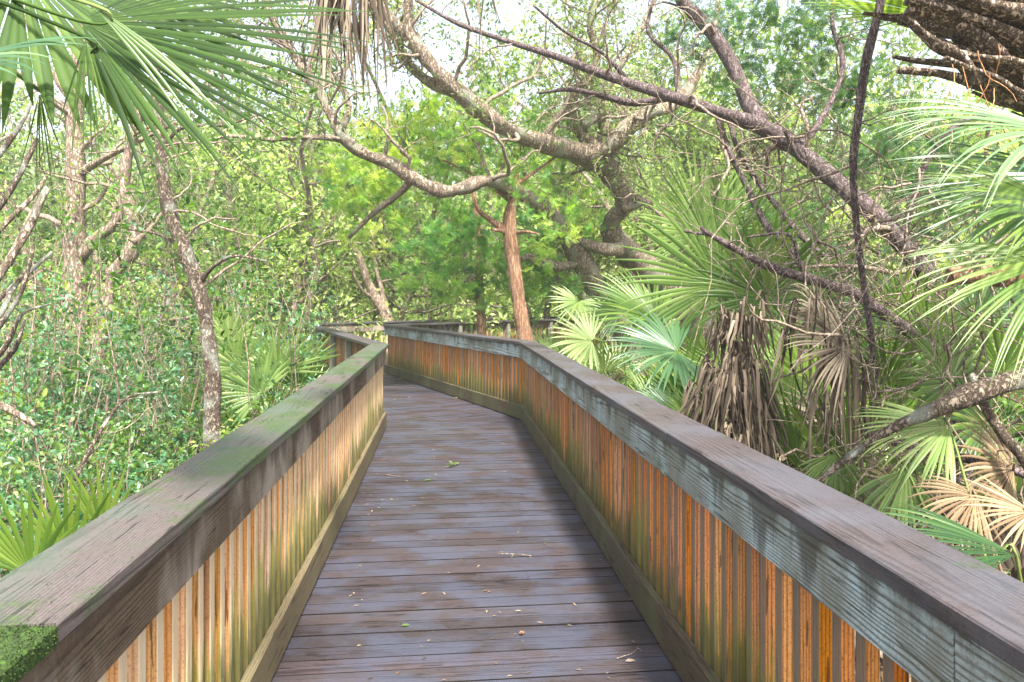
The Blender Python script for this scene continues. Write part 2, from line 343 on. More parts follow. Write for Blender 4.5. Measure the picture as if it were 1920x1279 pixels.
M['leaf_shrub'] = leaf_mat('shrub leaves', [(0,(.025,.075,.03)),(.35,(.06,.17,.07)),(.7,(.12,.27,.13)),(1,(.27,.40,.13))], trans=.35, rough=.33, tint=(1.2,1.5,.6), spec=.7)
M['leaf_bay'] = leaf_mat('bay leaves', [(0,(.03,.08,.015)),(.4,(.09,.19,.03)),(.8,(.19,.30,.06)),(1,(.33,.38,.10))], trans=.5, rough=.35)
M['cedar'] = leaf_mat('cedar sprays', [(0,(.05,.17,.05)),(.35,(.13,.30,.07)),(.7,(.32,.47,.09)),(1,(.55,.58,.14))], trans=.55, rough=.6)
M['cedar_dark'] = leaf_mat('dark cedar sprays', [(0,(.03,.09,.04)),(.5,(.08,.17,.06)),(1,(.20,.28,.10))], trans=.45, rough=.6)
M['palm'] = leaf_mat('palm leaf', [(0,(.03,.085,.012)),(.5,(.10,.19,.025)),(1,(.24,.34,.06))], trans=.45, rough=.38, tint=(1.4,1.4,.45), spec=.7)
M['palm_shade'] = leaf_mat('deep backlit palm leaf', [(0,(.012,.034,.005)),(.5,(.04,.09,.011)),(1,(.10,.17,.028))], trans=.35, rough=.6, spec=.25)  # darker copy of the palm leaf, backlit shade put into its colours
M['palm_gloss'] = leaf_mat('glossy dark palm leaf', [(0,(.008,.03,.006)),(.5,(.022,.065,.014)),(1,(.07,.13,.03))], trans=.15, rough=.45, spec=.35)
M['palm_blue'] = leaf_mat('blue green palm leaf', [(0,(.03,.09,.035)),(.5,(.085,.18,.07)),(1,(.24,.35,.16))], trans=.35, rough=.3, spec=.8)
M['palm_pale'] = leaf_mat('pale palm leaf', [(0,(.07,.14,.03)),(.5,(.18,.28,.07)),(1,(.40,.47,.19))], trans=.45, rough=.35)  # lighter leaf colours than the plain palm
M['palm_dead'] = leaf_mat('dead palm leaf', [(0,(.03,.022,.016)),(.5,(.12,.09,.065)),(1,(.33,.27,.20))], trans=.15, rough=.75, tint=(1.1,1,.8), spec=.2)
M['palm_tan'] = leaf_mat('tan dry palm leaf', [(0,(.07,.045,.025)),(.5,(.20,.135,.075)),(1,(.42,.32,.20))], trans=.2, rough=.75, tint=(1.1,1,.8), spec=.2)
M['grass'] = leaf_mat('grass blades', [(0,(.04,.08,.015)),(.5,(.11,.19,.035)),(.85,(.22,.30,.07)),(1,(.40,.34,.18))], trans=.4, rough=.5)
M['grassy'] = leaf_mat('dull fine leaves',[(0,(.05,.07,.02)),(.5,(.14,.17,.05)),(.8,(.26,.25,.11)),(1,(.32,.22,.12))],trans=.4,rough=.6)
M['litter'] = leaf_mat('forest litter', [(0,(.06,.04,.025)),(.5,(.19,.13,.08)),(.85,(.36,.27,.17)),(1,(.10,.16,.04))], trans=.1, rough=.8, tint=(1,1,1), spec=.2)
M['moss'] = leaf_mat('moss tufts',[(0,(.008,.016,.005)),(.5,(.020,.040,.010)),(1,(.05,.085,.02))],trans=.15,rough=.8,spec=.2)
def ground_mat():
    m,n,b = mat('forest floor'); tc=N(n,'ShaderNodeTexCoord')
    a=N(n,'ShaderNodeTexNoise', i_Scale=.9, i_Detail=8.0, i_Roughness=.7); n.links.new(tc.outputs['Object'], a.inputs['Vector'])
    c=N(n,'ShaderNodeTexNoise', i_Scale=30.0, i_Detail=6.0); n.links.new(tc.outputs['Object'], c.inputs['Vector'])
    col=mixc(n, ramp(n,a.outputs[0],[(.4,(0,0,0)),(.6,(1,1,1))]), (.085,.06,.035), (.05,.075,.02))
    col=mixc(n, c.outputs[0], col, (.17,.12,.07)); n.links.new(col,b.inputs['Base Color']); b.inputs['Roughness'].default_value=.95
    bp=N(n,'ShaderNodeBump', i_Strength=.8, i_Distance=.05); n.links.new(c.outputs[0],bp.inputs['Height']); n.links.new(bp.outputs[0],b.inputs['Normal'])
    return m
M['ground'] = ground_mat()

# ------------------------------------------------------------------ ground
g = np.linspace(-1, 1, 121); gx, gy = np.meshgrid(np.sign(g)*np.abs(g)**1.8*160, np.sign(g)*np.abs(g)**1.8*160+10, indexing='ij')
gz = GZ + .07*np.sin(gx*.9+1)*np.sin(gy*.7) + .04*np.sin(gx*2.3)*np.sin(gy*1.9+2)
idx = np.arange(121*121).reshape(121,121)
q = np.stack([idx[:-1,:-1], idx[1:,:-1], idx[1:,1:], idx[:-1,1:]], -1).reshape(-1,4)
tag(link('ground', mesh_np('ground', np.stack([gx,gy,gz],-1), None, q, smooth=True), M['ground']), 'brown forest floor under the plants and boardwalk', 'ground', kind='structure')

# ------------------------------------------------------------------ boardwalk
D1 = norm([-.0962, 1, 0])[:2]; N1 = np.array([D1[1], -D1[0]])
S0 = -1.2
UL, UR = -.735, 1.0
def wp(s, u): return D1*s+N1*u
Cc = wp(8.86, UL); Aa = np.array([.15, 9.25])
Aa = wp(Aa.dot(D1), UR)
Bb = np.array([-2.75, 14.9]); Dd = np.array([-4.45, 15.4]); d3 = norm([.73,.68,0])[:2]
Ee = Dd + d3*14; Ff = Bb + d3*12

def board_mesh(name, L, wy, hz, seed, bev=.004, jag=.0):
    """box centred on X 0..L, Y -wy/2..wy/2, Z 0..hz, subdivided along its length with worn edges"""
    r = np.random.default_rng(seed); bm = bmesh.new(); n = max(2, int(L/.12))
    ring=[]
    b = bev
    prof = [(-wy/2+b,0),(wy/2-b,0),(wy/2,b),(wy/2,hz-b),(wy/2-b,hz),(-wy/2+b,hz),(-wy/2,hz-b),(-wy/2,b)]
    for i in range(n+1):
        x = L*i/n; ring.append([bm.verts.new((x, y+(r.normal(0,jag) if jag else 0), z+(r.normal(0,jag) if jag else 0))) for y,z in prof])
    for i in range(n):
        for j in range(8): bm.faces.new((ring[i][j], ring[i+1][j], ring[i+1][(j+1)%8], ring[i][(j+1)%8]))
    bm.faces.new(ring[0]); bm.faces.new(ring[-1][::-1])
    bmesh.ops.recalc_face_normals(bm, faces=bm.faces)
    me = bpy.data.meshes.new(name); bm.to_mesh(me); bm.free(); return me
_bs = [0]
def board(name, p0, p1, wy, z0, z1, m, parent, off=0.0, jag=.0006, trim=(0,0), label=None):
    """plank between two ground points, shifted sideways by off (right positive); parent at world origin"""
    p0=np.asarray(p0,float); p1=np.asarray(p1,float); L=np.linalg.norm(p1-p0); d=(p1-p0)/L; nn=np.array([d[1],-d[0]])
    p0 = p0+nn*off+d*trim[0]; L -= trim[0]+trim[1]
    _bs[0]+=1
    o = link(name, board_mesh(name, L, wy, z1-z0, _bs[0], jag=jag), m, parent, (p0[0],p0[1],z0))
    o.rotation_euler=(0,0,math.atan2(d[1],d[0]))
    if label: o['label']=label
    return o

def box_mesh(name, sx, sy, sz, bev=.003):
    bm=bmesh.new(); bmesh.ops.create_cube(bm, size=1); 
    for v in bm.verts: v.co=Vector((v.co.x*sx, v.co.y*sy, (v.co.z+.5)*sz))
    bmesh.ops.bevel(bm, geom=bm.edges[:], offset=bev, segments=1, affect='EDGES')
    me=bpy.data.meshes.new(name); bm.to_mesh(me); bm.free(); return me
# vertical pieces have local X along their length too (so grain follows): built lying, stood up by rotation
def bal_mesh(name, L, s):
    bm=bmesh.new(); bmesh.ops.create_cube(bm, size=1)
    for v in bm.verts: v.co=Vector(((v.co.x+.5)*L, v.co.y*s, v.co.z*s))
    bmesh.ops.bevel(bm, geom=bm.edges[:], offset=.003, segments=1, affect='EDGES')
    me=bpy.data.meshes.new(name); bm.to_mesh(me); bm.free(); return me
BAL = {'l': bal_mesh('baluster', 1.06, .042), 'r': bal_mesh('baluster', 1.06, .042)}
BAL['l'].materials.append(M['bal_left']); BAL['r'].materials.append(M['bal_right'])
POST = bal_mesh('post', 1.70, .09); POST.materials.append(M['post'])
def stand(me, name, x, y, z, ang, parent):
    o = link(name, me, None, parent, (x,y,z)); o.rotation_euler = (0, -math.pi/2, 0)
    o.rotation_mode='QUATERNION'
    o.rotation_quaternion = Matrix.Rotation(ang,4,'Z').to_quaternion() @ Matrix.Rotation(-math.pi/2,4,'Y').to_quaternion()
    return o
ZCAP=1.05
def railing(name, label, p0, p1, side, mats, caps, fasc, kicks, spacing=.108, post_at=(), ends=(0,0), outward=1, bal='l', capw=.235):
    """side +1: rail stands to the right of p0->p1, -1: to the left. p0,p1 on the deck edge (inner faces)"""
    t = thing(name, label, 'railing', (0,0,0)); t.location=(p0[0],p0[1],0)
    p0=np.asarray(p0,float); p1=np.asarray(p1,float); L=np.linalg.norm(p1-p0); d=(p1-p0)/L; nn=np.array([d[1],-d[0]])*side
    org=p0.copy()
    def rel(p): return np.asarray(p)-org
    def rb(nm, s0, s1, w_, z0, z1, m, offc):
        return board(nm, rel(p0+d*s0+nn*offc), rel(p0+d*s1+nn*offc), w_, z0, z1, m, t)
    cuts=[ends[0]*1.0]+[c for c in caps]+[L+ends[1]]
    for i in range(len(cuts)-1):
        m = mats['cap'] if not (name_moss and i==0 and side==-1) else M['cap_moss']
        rb('cap_board', cuts[i]+.002, cuts[i+1]-.002, capw, ZCAP-.042+(.003 if i%2 else 0), ZCAP+(.003 if i%2 else 0), m, -.03+capw/2)
    cuts=[0]+list(fasc)+[L]
    for i in range(len(cuts)-1): rb('fascia_board', cuts[i]+.002, cuts[i+1]-.002, .038, ZCAP-.042-.18, ZCAP-.044, mats['fascia'], .02)
    cuts=[0]+list(kicks)+[L]
    for i in range(len(cuts)-1): rb('kick_board', cuts[i]+.002, cuts[i+1]-.002, .038, .014, .195, mats['kick'], .02)
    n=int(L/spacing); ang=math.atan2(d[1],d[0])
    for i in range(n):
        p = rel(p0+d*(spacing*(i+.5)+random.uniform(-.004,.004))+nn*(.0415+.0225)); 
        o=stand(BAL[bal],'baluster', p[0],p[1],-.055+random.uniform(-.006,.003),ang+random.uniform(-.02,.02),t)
    s=.45
    while s<L:
        p = rel(p0+d*s+nn*(.0415+.045+.048)); stand(POST,'post',p[0],p[1],-.70,ang,t); s+=1.52
    return t
name_moss=True
near0L=wp(S0,UL); near0R=wp(S0,UR)
sl = lambda Z: Z-S0
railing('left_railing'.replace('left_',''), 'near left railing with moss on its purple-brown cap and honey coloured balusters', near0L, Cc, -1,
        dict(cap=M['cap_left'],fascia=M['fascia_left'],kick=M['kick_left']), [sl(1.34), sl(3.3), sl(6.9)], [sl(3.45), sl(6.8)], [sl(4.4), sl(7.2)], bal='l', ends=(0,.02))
mt=[o for o in C.objects if o.name.startswith('railing')][0]
_r=np.random.default_rng(51); _a=Acc(); _n=24000
_s=np.concatenate([.45+.89*_r.random(_n//2), .9+6.5*_r.random(_n-_n//2)]); _u=UL+.03-.235*_r.random(_n)
_k=((_s<1.34)&(np.sin(_s*31)*np.sin(_u*60)+_r.normal(0,.5,_n)>-.55))|((_s>1.34)&(_s<1.75)&(_r.random(_n)<.5*(1.75-_s)/.41)&(np.sin(_u*50+_s*20)>0))|(np.sin(_s*5.1+1)*np.sin(_u*33+_s*2.3)+np.sin(_s*13)*.5+_r.normal(0,.25,_n)>.75)
_s=_s[_k]; _u=_u[_k]; _p=np.concatenate([D1[None]*_s[:,None]+N1[None]*_u[:,None], np.full((len(_s),1),ZCAP+.001)],1)
_m=_s<1.34; _e=_r.random(len(_s))<.16; _p[_m&_e,2]-=_r.uniform(0,.035,(_m&_e).sum()); _p[_m&_e,:2]=(D1[None]*_s[_m&_e,None]+N1[None]*(UL+.033))
_d=_r.normal(0,.8,_p.shape); _d[:,2]=np.abs(_d[:,2])*.7+.25
scatter(_a,_p-np.array([near0L[0],near0L[1],0]),_d,_r.uniform(.002,.0055,len(_p)),LEAF,LEAF_T,_r,None,2.0,.2)
_o=link('moss_tufts',_a.mesh('moss_tufts'),M['moss'],mt); _o['kind']='stuff'
name_moss=False
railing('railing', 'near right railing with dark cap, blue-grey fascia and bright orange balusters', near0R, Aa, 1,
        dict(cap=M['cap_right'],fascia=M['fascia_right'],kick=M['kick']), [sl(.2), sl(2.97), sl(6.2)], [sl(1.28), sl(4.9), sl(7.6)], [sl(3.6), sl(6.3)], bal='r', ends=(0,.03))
railing('railing', 'middle right railing angling left beyond the bend, stained orange with a pale blue fascia end', Aa, Bb, 1,
        dict(cap=M['cap_right'],fascia=M['fascia_right'],kick=M['kick']), [2.4,4.5], [1.6,4.0], [1.6,4.2], bal='r', ends=(.0,.03))
railing('railing', 'middle left railing seen from outside, dark behind the corner, running away left', Cc, Dd, -1,
        dict(cap=M['cap_right'],fascia=M['fascia_left'],kick=M['kick']), [2.6,5.0], [2.6,5.0], [3.0], bal='r', ends=(.02,0))
railing('railing', 'farthest railing with pale fascia, running off to the right behind the tree', Dd, Ee, -1,
        dict(cap=M['cap_right'],fascia=M['fascia_left'],kick=M['kick']), [3.2,6.5,10], [3.2,6.5,10], [4,8], bal='l', spacing=.16)
railing('railing', 'far railing beyond the second bend, mostly hidden behind the nearer one', Bb, Ff, 1,
        dict(cap=M['cap_right'],fascia=M['fascia_right'],kick=M['kick']), [3,6,9], [3,6,9], [4,8], bal='r', spacing=.16)

def clip_poly(poly, hp):
    for (px,py,nx,ny) in hp:
        out=[]
        for i in range(len(poly)):
            a=poly[i]; b=poly[(i+1)%len(poly)]
            da=(a[0]-px)*nx+(a[1]-py)*ny; db=(b[0]-px)*nx+(b[1]-py)*ny
            if da>=0: out.append(a)
            if (da>=0)!=(db>=0): t=da/(da-db); out.append((a[0]+(b[0]-a[0])*t, a[1]+(b[1]-a[1])*t))
        poly=out
        if len(poly)<3: return []
    return poly
def deck(quad, d, bw, lab, th=.038):
    """planks across direction d, cut to the convex quad (counter-clockwise)"""
    d=norm([d[0],d[1],0])[:2]; nn=np.array([d[1],-d[0]]); q0=np.asarray(quad,float); o0=q0[0]
    L=(q0-o0)@np.stack([nn,d],1)      # local x across, y along
    hp=[]
    for i in range(4):
        a=L[i]; b=L[(i+1)%4]; e=b-a; nv=np.array([-e[1],e[0]]); 
        c=L.mean(0)
        if (c-a).dot(nv)<0: nv=-nv
        hp.append((a[0],a[1],nv[0],nv[1]))
    bm=bmesh.new(); la=bm.verts.layers.float.new('rnd'); y=L[:,1].min(); i=0
    while y<L[:,1].max():
        b_=bw+random.uniform(-.003,.003)
        x0=L[:,0].min()-.1; x1=L[:,0].max()+.1
        poly=clip_poly([(x0,y+.004),(x1,y+.004),(x1,y+b_-.004),(x0,y+b_-.004)],hp)
        if len(poly)>=3:
            dz=random.uniform(-.002,.001); rv=random.random(); tl=random.uniform(-.0012,.0012)
            vs=[bm.verts.new((px_,py_,dz+tl*(px_))) for px_,py_ in poly]
            lo=[bm.verts.new((px_,py_,dz-th)) for px_,py_ in poly]
            for v in vs+lo: v[la]=rv
            try:
                bm.faces.new(vs); bm.faces.new(lo[::-1])
                for k in range(len(vs)): bm.faces.new((vs[k],lo[k],lo[(k+1)%len(vs)],vs[(k+1)%len(vs)]))
            except ValueError: pass
        y+=b_
    bmesh.ops.recalc_face_normals(bm, faces=bm.faces)
    bm.normal_update()
    for f in bm.faces: f.material_index = 0 if abs(f.normal.z)>.9 else 1
    me=bpy.data.meshes.new('boardwalk_deck'); bm.to_mesh(me); bm.free(); me.materials.append(M['deck']); me.materials.append(M['edge'])
    o=link('boardwalk_deck', me, M['deck'], None, (o0[0],o0[1],0)); o.rotation_euler=(0,0,math.atan2(nn[1],nn[0]))
    return tag(o, lab, 'boardwalk', kind='structure')
ov=.0
eL=N1*.038; eM=np.array([.89,.457])*.038; eF=np.array([.68,-.73])*.038
deck([near0L-eL, near0R+eL, Aa+eL, Cc-eL], D1, .116, 'near stretch of wet purple-brown boardwalk planks')
deck([Cc-eL, Aa+eL, Bb+eM, Dd-eM], Bb-Aa, .116, 'middle stretch of boardwalk planks turning left')
deck([Dd, Bb, Ff, Ee], d3, .116, 'far stretch of boardwalk planks heading right')
# joists under the deck so that gaps are dark
for s in (.1, .95, 1.6):
    pass
bmj=Acc()
for u in (UL+.12, .13, UR-.12):
    a=wp(S0,u); b=wp(8.9,u); nn=N1*.022
    v=[(*(a-nn),-.045),(*(a+nn),-.045),(*(b+nn),-.045),(*(b-nn),-.045)]; v+=[(x,y,-.26) for x,y,_ in v]
    bmj.add(v,None,[[0,1,2,3],[7,6,5,4],[0,4,5,1],[1,5,6,2],[2,6,7,3],[3,7,4,0]])
tag(link('boardwalk_joists', bmj.mesh('joists'), M['kick']), 'timber joists under the near boardwalk planks', 'joists', kind='structure')

# ------------------------------------------------------------------ trees drawn as limbs
def limb(pts, Ys, sub=4):
    """[(px, py, width px)] with depth(s) -> smooth 3D path and radii"""
    n=len(pts); Ys = np.interp(np.linspace(0,1,n), np.linspace(0,1,len(Ys)), Ys) if hasattr(Ys,'__len__') else np.full(n,Ys)
    p=[P(a,b,y) for (a,b,_),y in zip(pts,Ys)]; r=[W(c,y) for (_,_,c),y in zip(pts,Ys)]
    return catmull(p, r, sub)
def tree(name, label, cat, limbs, bark, crown=None, base=None, group=None, gnarl=.10, twig_levels=(), leaf=None, skip_base=0, sides=12, min_z=None, extra=None, twig_mat=None):
    """limbs: list of (pts, rad); first is the trunk"""
    p0, r0 = limbs[0]
    if p0[0][2] > GZ-.15:
        d = p0[0]-p0[1]; h = p0[0][2]-(GZ-.15); n_ = max(2, int(h/.35))
        ext = [p0[0]+np.array([d[0],d[1],0])/(abs(d[2])+.05)*h*.35*(k/n_)+np.array([0,0,-h*k/n_]) for k in range(n_, 0, -1)]
        er = [r0[0]*(1+.35*(k/n_)**2) for k in range(n_, 0, -1)]
        limbs = [(np.vstack([ext, p0]), np.concatenate([er, r0]))]+list(limbs[1:])
    b = limbs[0][0][0].copy() if base is None else np.array(base)
    t = thing(name, label, cat, b, group)
    tr=Acc(); tube(tr, limbs[0][0], limbs[0][1], sides, gnarl, a=.5); link('trunk', tr.mesh('trunk', b, True), bark, t)
    for l in limbs[1:]:
        a=Acc(); tube(a, l[0], l[1], max(8,sides-2), gnarl); link('limb', a.mesh('limb', b, True), bark, t)
    par=limbs[skip_base:]; allt=[]
    lv=par
    for k,s in enumerate(twig_levels):
        nx=sprout(lv, **s)
        if min_z is not None: nx=[x for x in nx if x[0][-1][2]>min_z and x[0][0][2]>min_z-.3]
        allt+=nx; lv=nx
    if 0 < len(allt) <= 14:
        for pts,rad in allt:
            a=Acc(); tube(a, pts, rad, 5, 0, cap=False); link('branch', a.mesh('branch', b, True), twig_mat or bark, t)
    elif allt:
        a=Acc()
        for pts,rad in allt: tube(a, pts, rad, 5 if rad[0]>.008 else 3, 0, cap=False)
        link('branches', a.mesh('branches', b, True), twig_mat or bark, t)
    if leaf and lv:
        a=Acc(); leaves_on(a, lv, **leaf['p'])
        if extra: extra(a)
        if a.n: link('crown', a.mesh('crown', b), leaf['m'], t)
    return t, lv

# gnarled oak in the middle
oak=[limb([(1345,700,62),(1300,590,56),(1235,525,48),(1185,478,44),(1148,440,38),(1150,408,36),(1172,385,40),(1150,330,42),(1112,296,46),(1085,287,40),(1020,268,36),(950,243,34),(900,206,32),(860,172,30),(815,130,28),(782,85,26),(735,38,22),(690,-10,18),(640,-80,12)], [14.2,13.8,13.2,12.6,11.6,10.3,10,10,10.2]),
 limb([(1095,290,40),(1140,275,36),(1172,243,34),(1215,212,32),(1262,195,26),(1300,150,20),(1335,80,15),(1350,-20,10)], [11.7,11.6,12.4]),
 limb([(1120,282,28),(1088,245,26),(1070,212,24),(1078,172,22),(1108,145,20),(1120,100,18),(1108,40,15),(1135,-60,10)], [11.8,11.3,11]),
 limb([(1092,238,20),(1125,210,17),(1135,170,15),(1160,130,13),(1200,60,11),(1240,-30,8)], [11.5,12,12.4]),
 limb([(815,130,22),(770,70,22),(765,20,20),(770,-40,16)], [10.1,9.8]),
 limb([(870,178,22),(800,150,20),(760,110,18),(735,60,15),(700,20,12),(660,-30,9)], [10.2,10.8]),
 limb([(1168,388,26),(1190,386,17),(1208,378,15),(1224,382,12)], [12.7,12.5], 3),
 limb([(1165,468,26),(1130,468,20),(1095,455,15),(1080,445,9)], [13,12.7], 3),
 limb([(1110,485,12),(1088,493,15),(1050,500,18),(1015,492,17),(990,482,13),(976,486,9)], [13.4,12.3], 3)]
tree('live_oak','gnarled live oak with thick twisting trunk forking right of centre','tree', oak, M['bark_oak'], gnarl=.16, sides=16, min_z=3.5, twig_mat=M['twig'],
  twig_levels=(dict(per_m=2.2,length=2.2,ratio=.3,wig=.33,up=.05,n=9,tipr=.3), dict(per_m=3.6,length=1.0,ratio=.5,wig=.3,up=.03,n=6), dict(per_m=5,length=.42,ratio=.6,wig=.25,up=0,n=3)),
  leaf=dict(m=M['leaf_oak'], p=dict(per=13,size=.08,jit=.09,wid=1.0)))
# second oak, long arching limb on the left
oak2=[limb([(1180,640,40),(1130,560,36),(1070,450,33),(1012,387,31),(960,357,30),(915,339,28),(870,353,27),(825,358,26),(775,334,26),(730,305,24),(690,292,23),(650,265,22),(625,225,20),(600,175,19),(570,130,18),(540,90,16),(505,20,13),(480,-60,9)], [14.2,12.8,10.6,9.9,9.9,9.9,9.9,10.2,10.5]),
 limb([(652,265,14),(610,257,11),(560,258,9),(500,262,8),(430,255,6),(380,270,4)], [9.9,9.6]),
 limb([(600,178,12),(575,140,11),(600,90,9),(590,30,8),(610,-40,6)], [10,10.6]),
 limb([(640,245,13),(655,200,11),(640,150,9),(665,90,8),(650,20,6)], [9.9,10.6]),
 limb([(775,336,16),(740,370,12),(700,400,10),(655,445,7)], [9.9,10.6])]
tree('live_oak','slender oak limb arching from the cedar up to the top left','tree', oak2, M['bark_oak'], gnarl=.15, sides=14, min_z=3.6, twig_mat=M['twig'],
  twig_levels=(dict(per_m=2.0,length=1.9,ratio=.35,wig=.33,up=.1,n=8), dict(per_m=3.4,length=.9,ratio=.55,wig=.3,up=0,n=6), dict(per_m=5,length=.4,ratio=.6,wig=.25,up=0,n=3)),
  leaf=dict(m=M['leaf_bay'], p=dict(per=5,size=.08,jit=.05)))

# ---- cedars: trunk, dead stubs, feathery crown made of sprays
def cedar_boughs(center_list, Y, seed, spray=.16, per=700):
    """boughs as many small sprays round short branches; list of (px,py,rx px,ry px,dark)"""
    r=np.random.default_rng(seed); acc=Acc(); tw=Acc()
    for (px,py,rx,ry,c,dy) in center_list:
        o=P(px,py,Y+dy); sx=rx/F*Y; sz=ry/F*Y; vol=max(sx*sz,.02)
        nb=int(max(4, per*vol/6))
        for i in range(nb):
            a=r.normal(0,.42,3)*np.array([sx, (sx+sz)*.5, sz])+o
            d=norm(np.array([a[0]-o[0], (a[1]-o[1]), (a[2]-o[2])*.4])+r.normal(0,.25,3)+[0,0,.1])
            L=r.uniform(.22,.55); q=wander(a,d,L,4,.22,.02,r)
            tube(tw,q,np.linspace(.006,.0025,5),3,0,cap=False)
            k=int(r.integers(12,22)); t=r.uniform(.1,1,k)*4; ii=np.clip(t.astype(int),0,3)
            p=q[ii]*(1-(t-ii))[:,None]+q[ii+1]*(t-ii)[:,None]+r.normal(0,.022,(k,3))
            dd=(q[ii+1]-q[ii]); dd/=np.linalg.norm(dd,axis=1,keepdims=True); dd=dd+r.normal(0,.5,(k,3))
            cl=np.clip(c+r.normal(0,.16)+r.normal(0,.09,k),0,1)
            scatter(acc,p,dd,spray*r.uniform(.6,1.2,k),SPRAY,SPRAY_T,r,cl,1.0,.3)
    return acc,tw
cz=[limb([(990,760,32),(986,650,30),(978,600,29),(972,560,28),(964,500,27),(957,445,30),(956,405,24),(963,360,12),(972,300,8),(978,250,4)], 10.9),
 limb([(957,440,15),(930,420,12),(905,402,9),(893,385,7),(890,362,4)], [10.9,10.6],3),
 limb([(957,441,10),(940,433,8),(922,431,5)], [10.9,10.7],3), limb([(962,438,8),(985,434,6),(1010,439,3)], [10.9,10.7],3),
 limb([(960,380,9),(900,335,6),(830,300,4),(760,280,3)], [10.9,11.3]), limb([(962,350,8),(1020,310,5),(1060,280,3)], [10.9,11.6])]
ct,_=tree('cedar_tree','red-barked cedar with feathery crown rising behind the right railing','tree', cz, M['bark_cedar'], gnarl=.09, sides=14)
bo=[(945,365,40,22,.55,-.2),(990,345,35,22,.6,0),(930,320,45,30,.6,0),(1060,430,40,40,.6,.2),(1040,470,40,30,.6,.6),(690,300,60,55,.75,0),(650,340,45,45,.8,0),(740,250,70,50,.85,.2),(790,205,60,35,.85,.2),(850,230,70,45,.7,.3),(720,380,60,45,.7,.3),(660,430,55,50,.75,.5),(800,300,70,50,.65,.3),(880,290,60,50,.45,.3),(900,200,60,40,.55,.5),
    (1010,320,60,50,.55,1.6),(1080,380,50,40,.6,2.6),(960,260,60,50,.5,.8),(840,390,60,35,.45,.6),(1030,250,50,45,.5,1.6),(1090,430,50,40,.6,2.6)]
a_,tw_=cedar_boughs(bo,10.8,5)
b_=np.array(ct.location); link('crown', a_.mesh('crown',b_), M['cedar'], ct); link('branches', tw_.mesh('branches',b_), M['bark_cedar'], ct)
# darker cedar behind
cz2=[limb([(905,700,20),(902,600,18),(898,520,15),(900,440,12),(890,380,8),(880,300,4)], 13.5)]
ct,_=tree('cedar_tree','smaller dark green cedar standing left behind the red-barked cedar','tree', cz2, M['bark_cedar'], gnarl=.08)
bo=[(850,500,70,45,.5,0),(900,440,70,45,.4,0),(940,500,60,40,.55,0),(860,560,60,30,.6,0),(800,520,60,45,.6,.3),(1010,440,60,40,.55,0),(780,450,50,40,.6,.6),(990,530,60,35,.55,0),(700,350,40,40,.3,.2),(660,370,40,30,.25,.2),(1060,540,50,30,.5,0)]
a_,tw_=cedar_boughs(bo,13.3,6,spray=.2,per=600)
b_=np.array(ct.location); link('crown', a_.mesh('crown',b_), M['cedar'], ct); link('branches', tw_.mesh('branches',b_), M['bark_cedar'], ct)

# ---- big leaning dark tree on the right with its tangle of bare twigs
lean=[limb([(1800,700,44),(1770,590,41),(1742,525,38),(1692,455,38),(1645,405,36),(1600,368,34),(1545,322,33),(1485,272,33),(1425,236,30),(1335,206,25),(1255,180,22),(1190,160,20),(1100,128,17),(1040,105,15),(960,80,11),(860,45,8),(780,0,6)], [5.2,5.4,5.8,6.2,6.8,7.6]),
 limb([(1430,238,30),(1402,190,27),(1372,120,25),(1335,62,23),(1280,2,21),(1215,-70,15)], [6.2,6.6]),
 limb([(1255,182,17),(1190,193,14),(1130,180,11),(1070,168,8),(1010,175,5)], [6.6,7]),
 limb([(1345,212,13),(1362,270,12),(1400,350,12),(1432,415,13),(1470,460,14),(1510,500,12)], [6.3,5.6]),
 limb([(1368,225,11),(1385,285,10),(1420,340,11),(1455,385,12),(1500,440,12),(1545,480,10)], [6.3,5.7]),
 limb([(1270,180,10),(1262,110,8),(1215,60,7),(1225,0,5)], [6.5,6.8]),
 limb([(1185,160,9),(1130,100,7),(1060,60,6),(1000,10,4)], [6.7,6.3]),
 limb([(1490,278,16),(1530,240,12),(1580,130,10),(1560,40,8),(1570,-40,6)], [6.1,6.6]),
 limb([(1600,372,16),(1570,330,12),(1500,300,9),(1470,240,8)], [6,5.6]),
 limb([(1690,455,15),(1720,350,13),(1745,290,12),(1800,232,11),(1880,205,10)], [5.8,5.4])]
tree('leaning_cedar','dark trunk leaning from lower right up across the path, with many bare twigs','tree', lean, M['bark_dark'], gnarl=.09, sides=14, min_z=1.6,
  twig_levels=(dict(per_m=2.6,length=1.1,ratio=.35,wig=.3,up=.0,n=9), dict(per_m=3.6,length=.55,ratio=.6,wig=.28,up=0,n=6), dict(per_m=4.5,length=.28,ratio=.7,wig=.25,up=0,n=4)),
  leaf=None, twig_mat=M['twig'])
ct=[o for o in C.objects if o.name.startswith('leaning_cedar')][0]
bo=[(1440,40,90,60,.3,.4),(1350,130,60,50,.25,.4),(1540,60,80,70,.35,.5),(1600,170,60,60,.3,.5),(1500,160,50,40,.3,.5),(1700,300,90,70,.4,.6),(1620,310,60,60,.35,.6),(1560,560,90,60,.35,0),(1480,400,60,50,.4,.8),(1400,400,50,50,.35,.8),(1300,60,50,50,.35,.6),(1780,420,80,70,.4,.7),(1640,620,60,60,.4,-.2),(1750,330,70,50,.3,.5)]
a_,tw_=cedar_boughs(bo,6.2,8,spray=.11,per=2000)
b_=np.array(ct.location); link('crown', a_.mesh('crown',b_), M['cedar_dark'], ct)

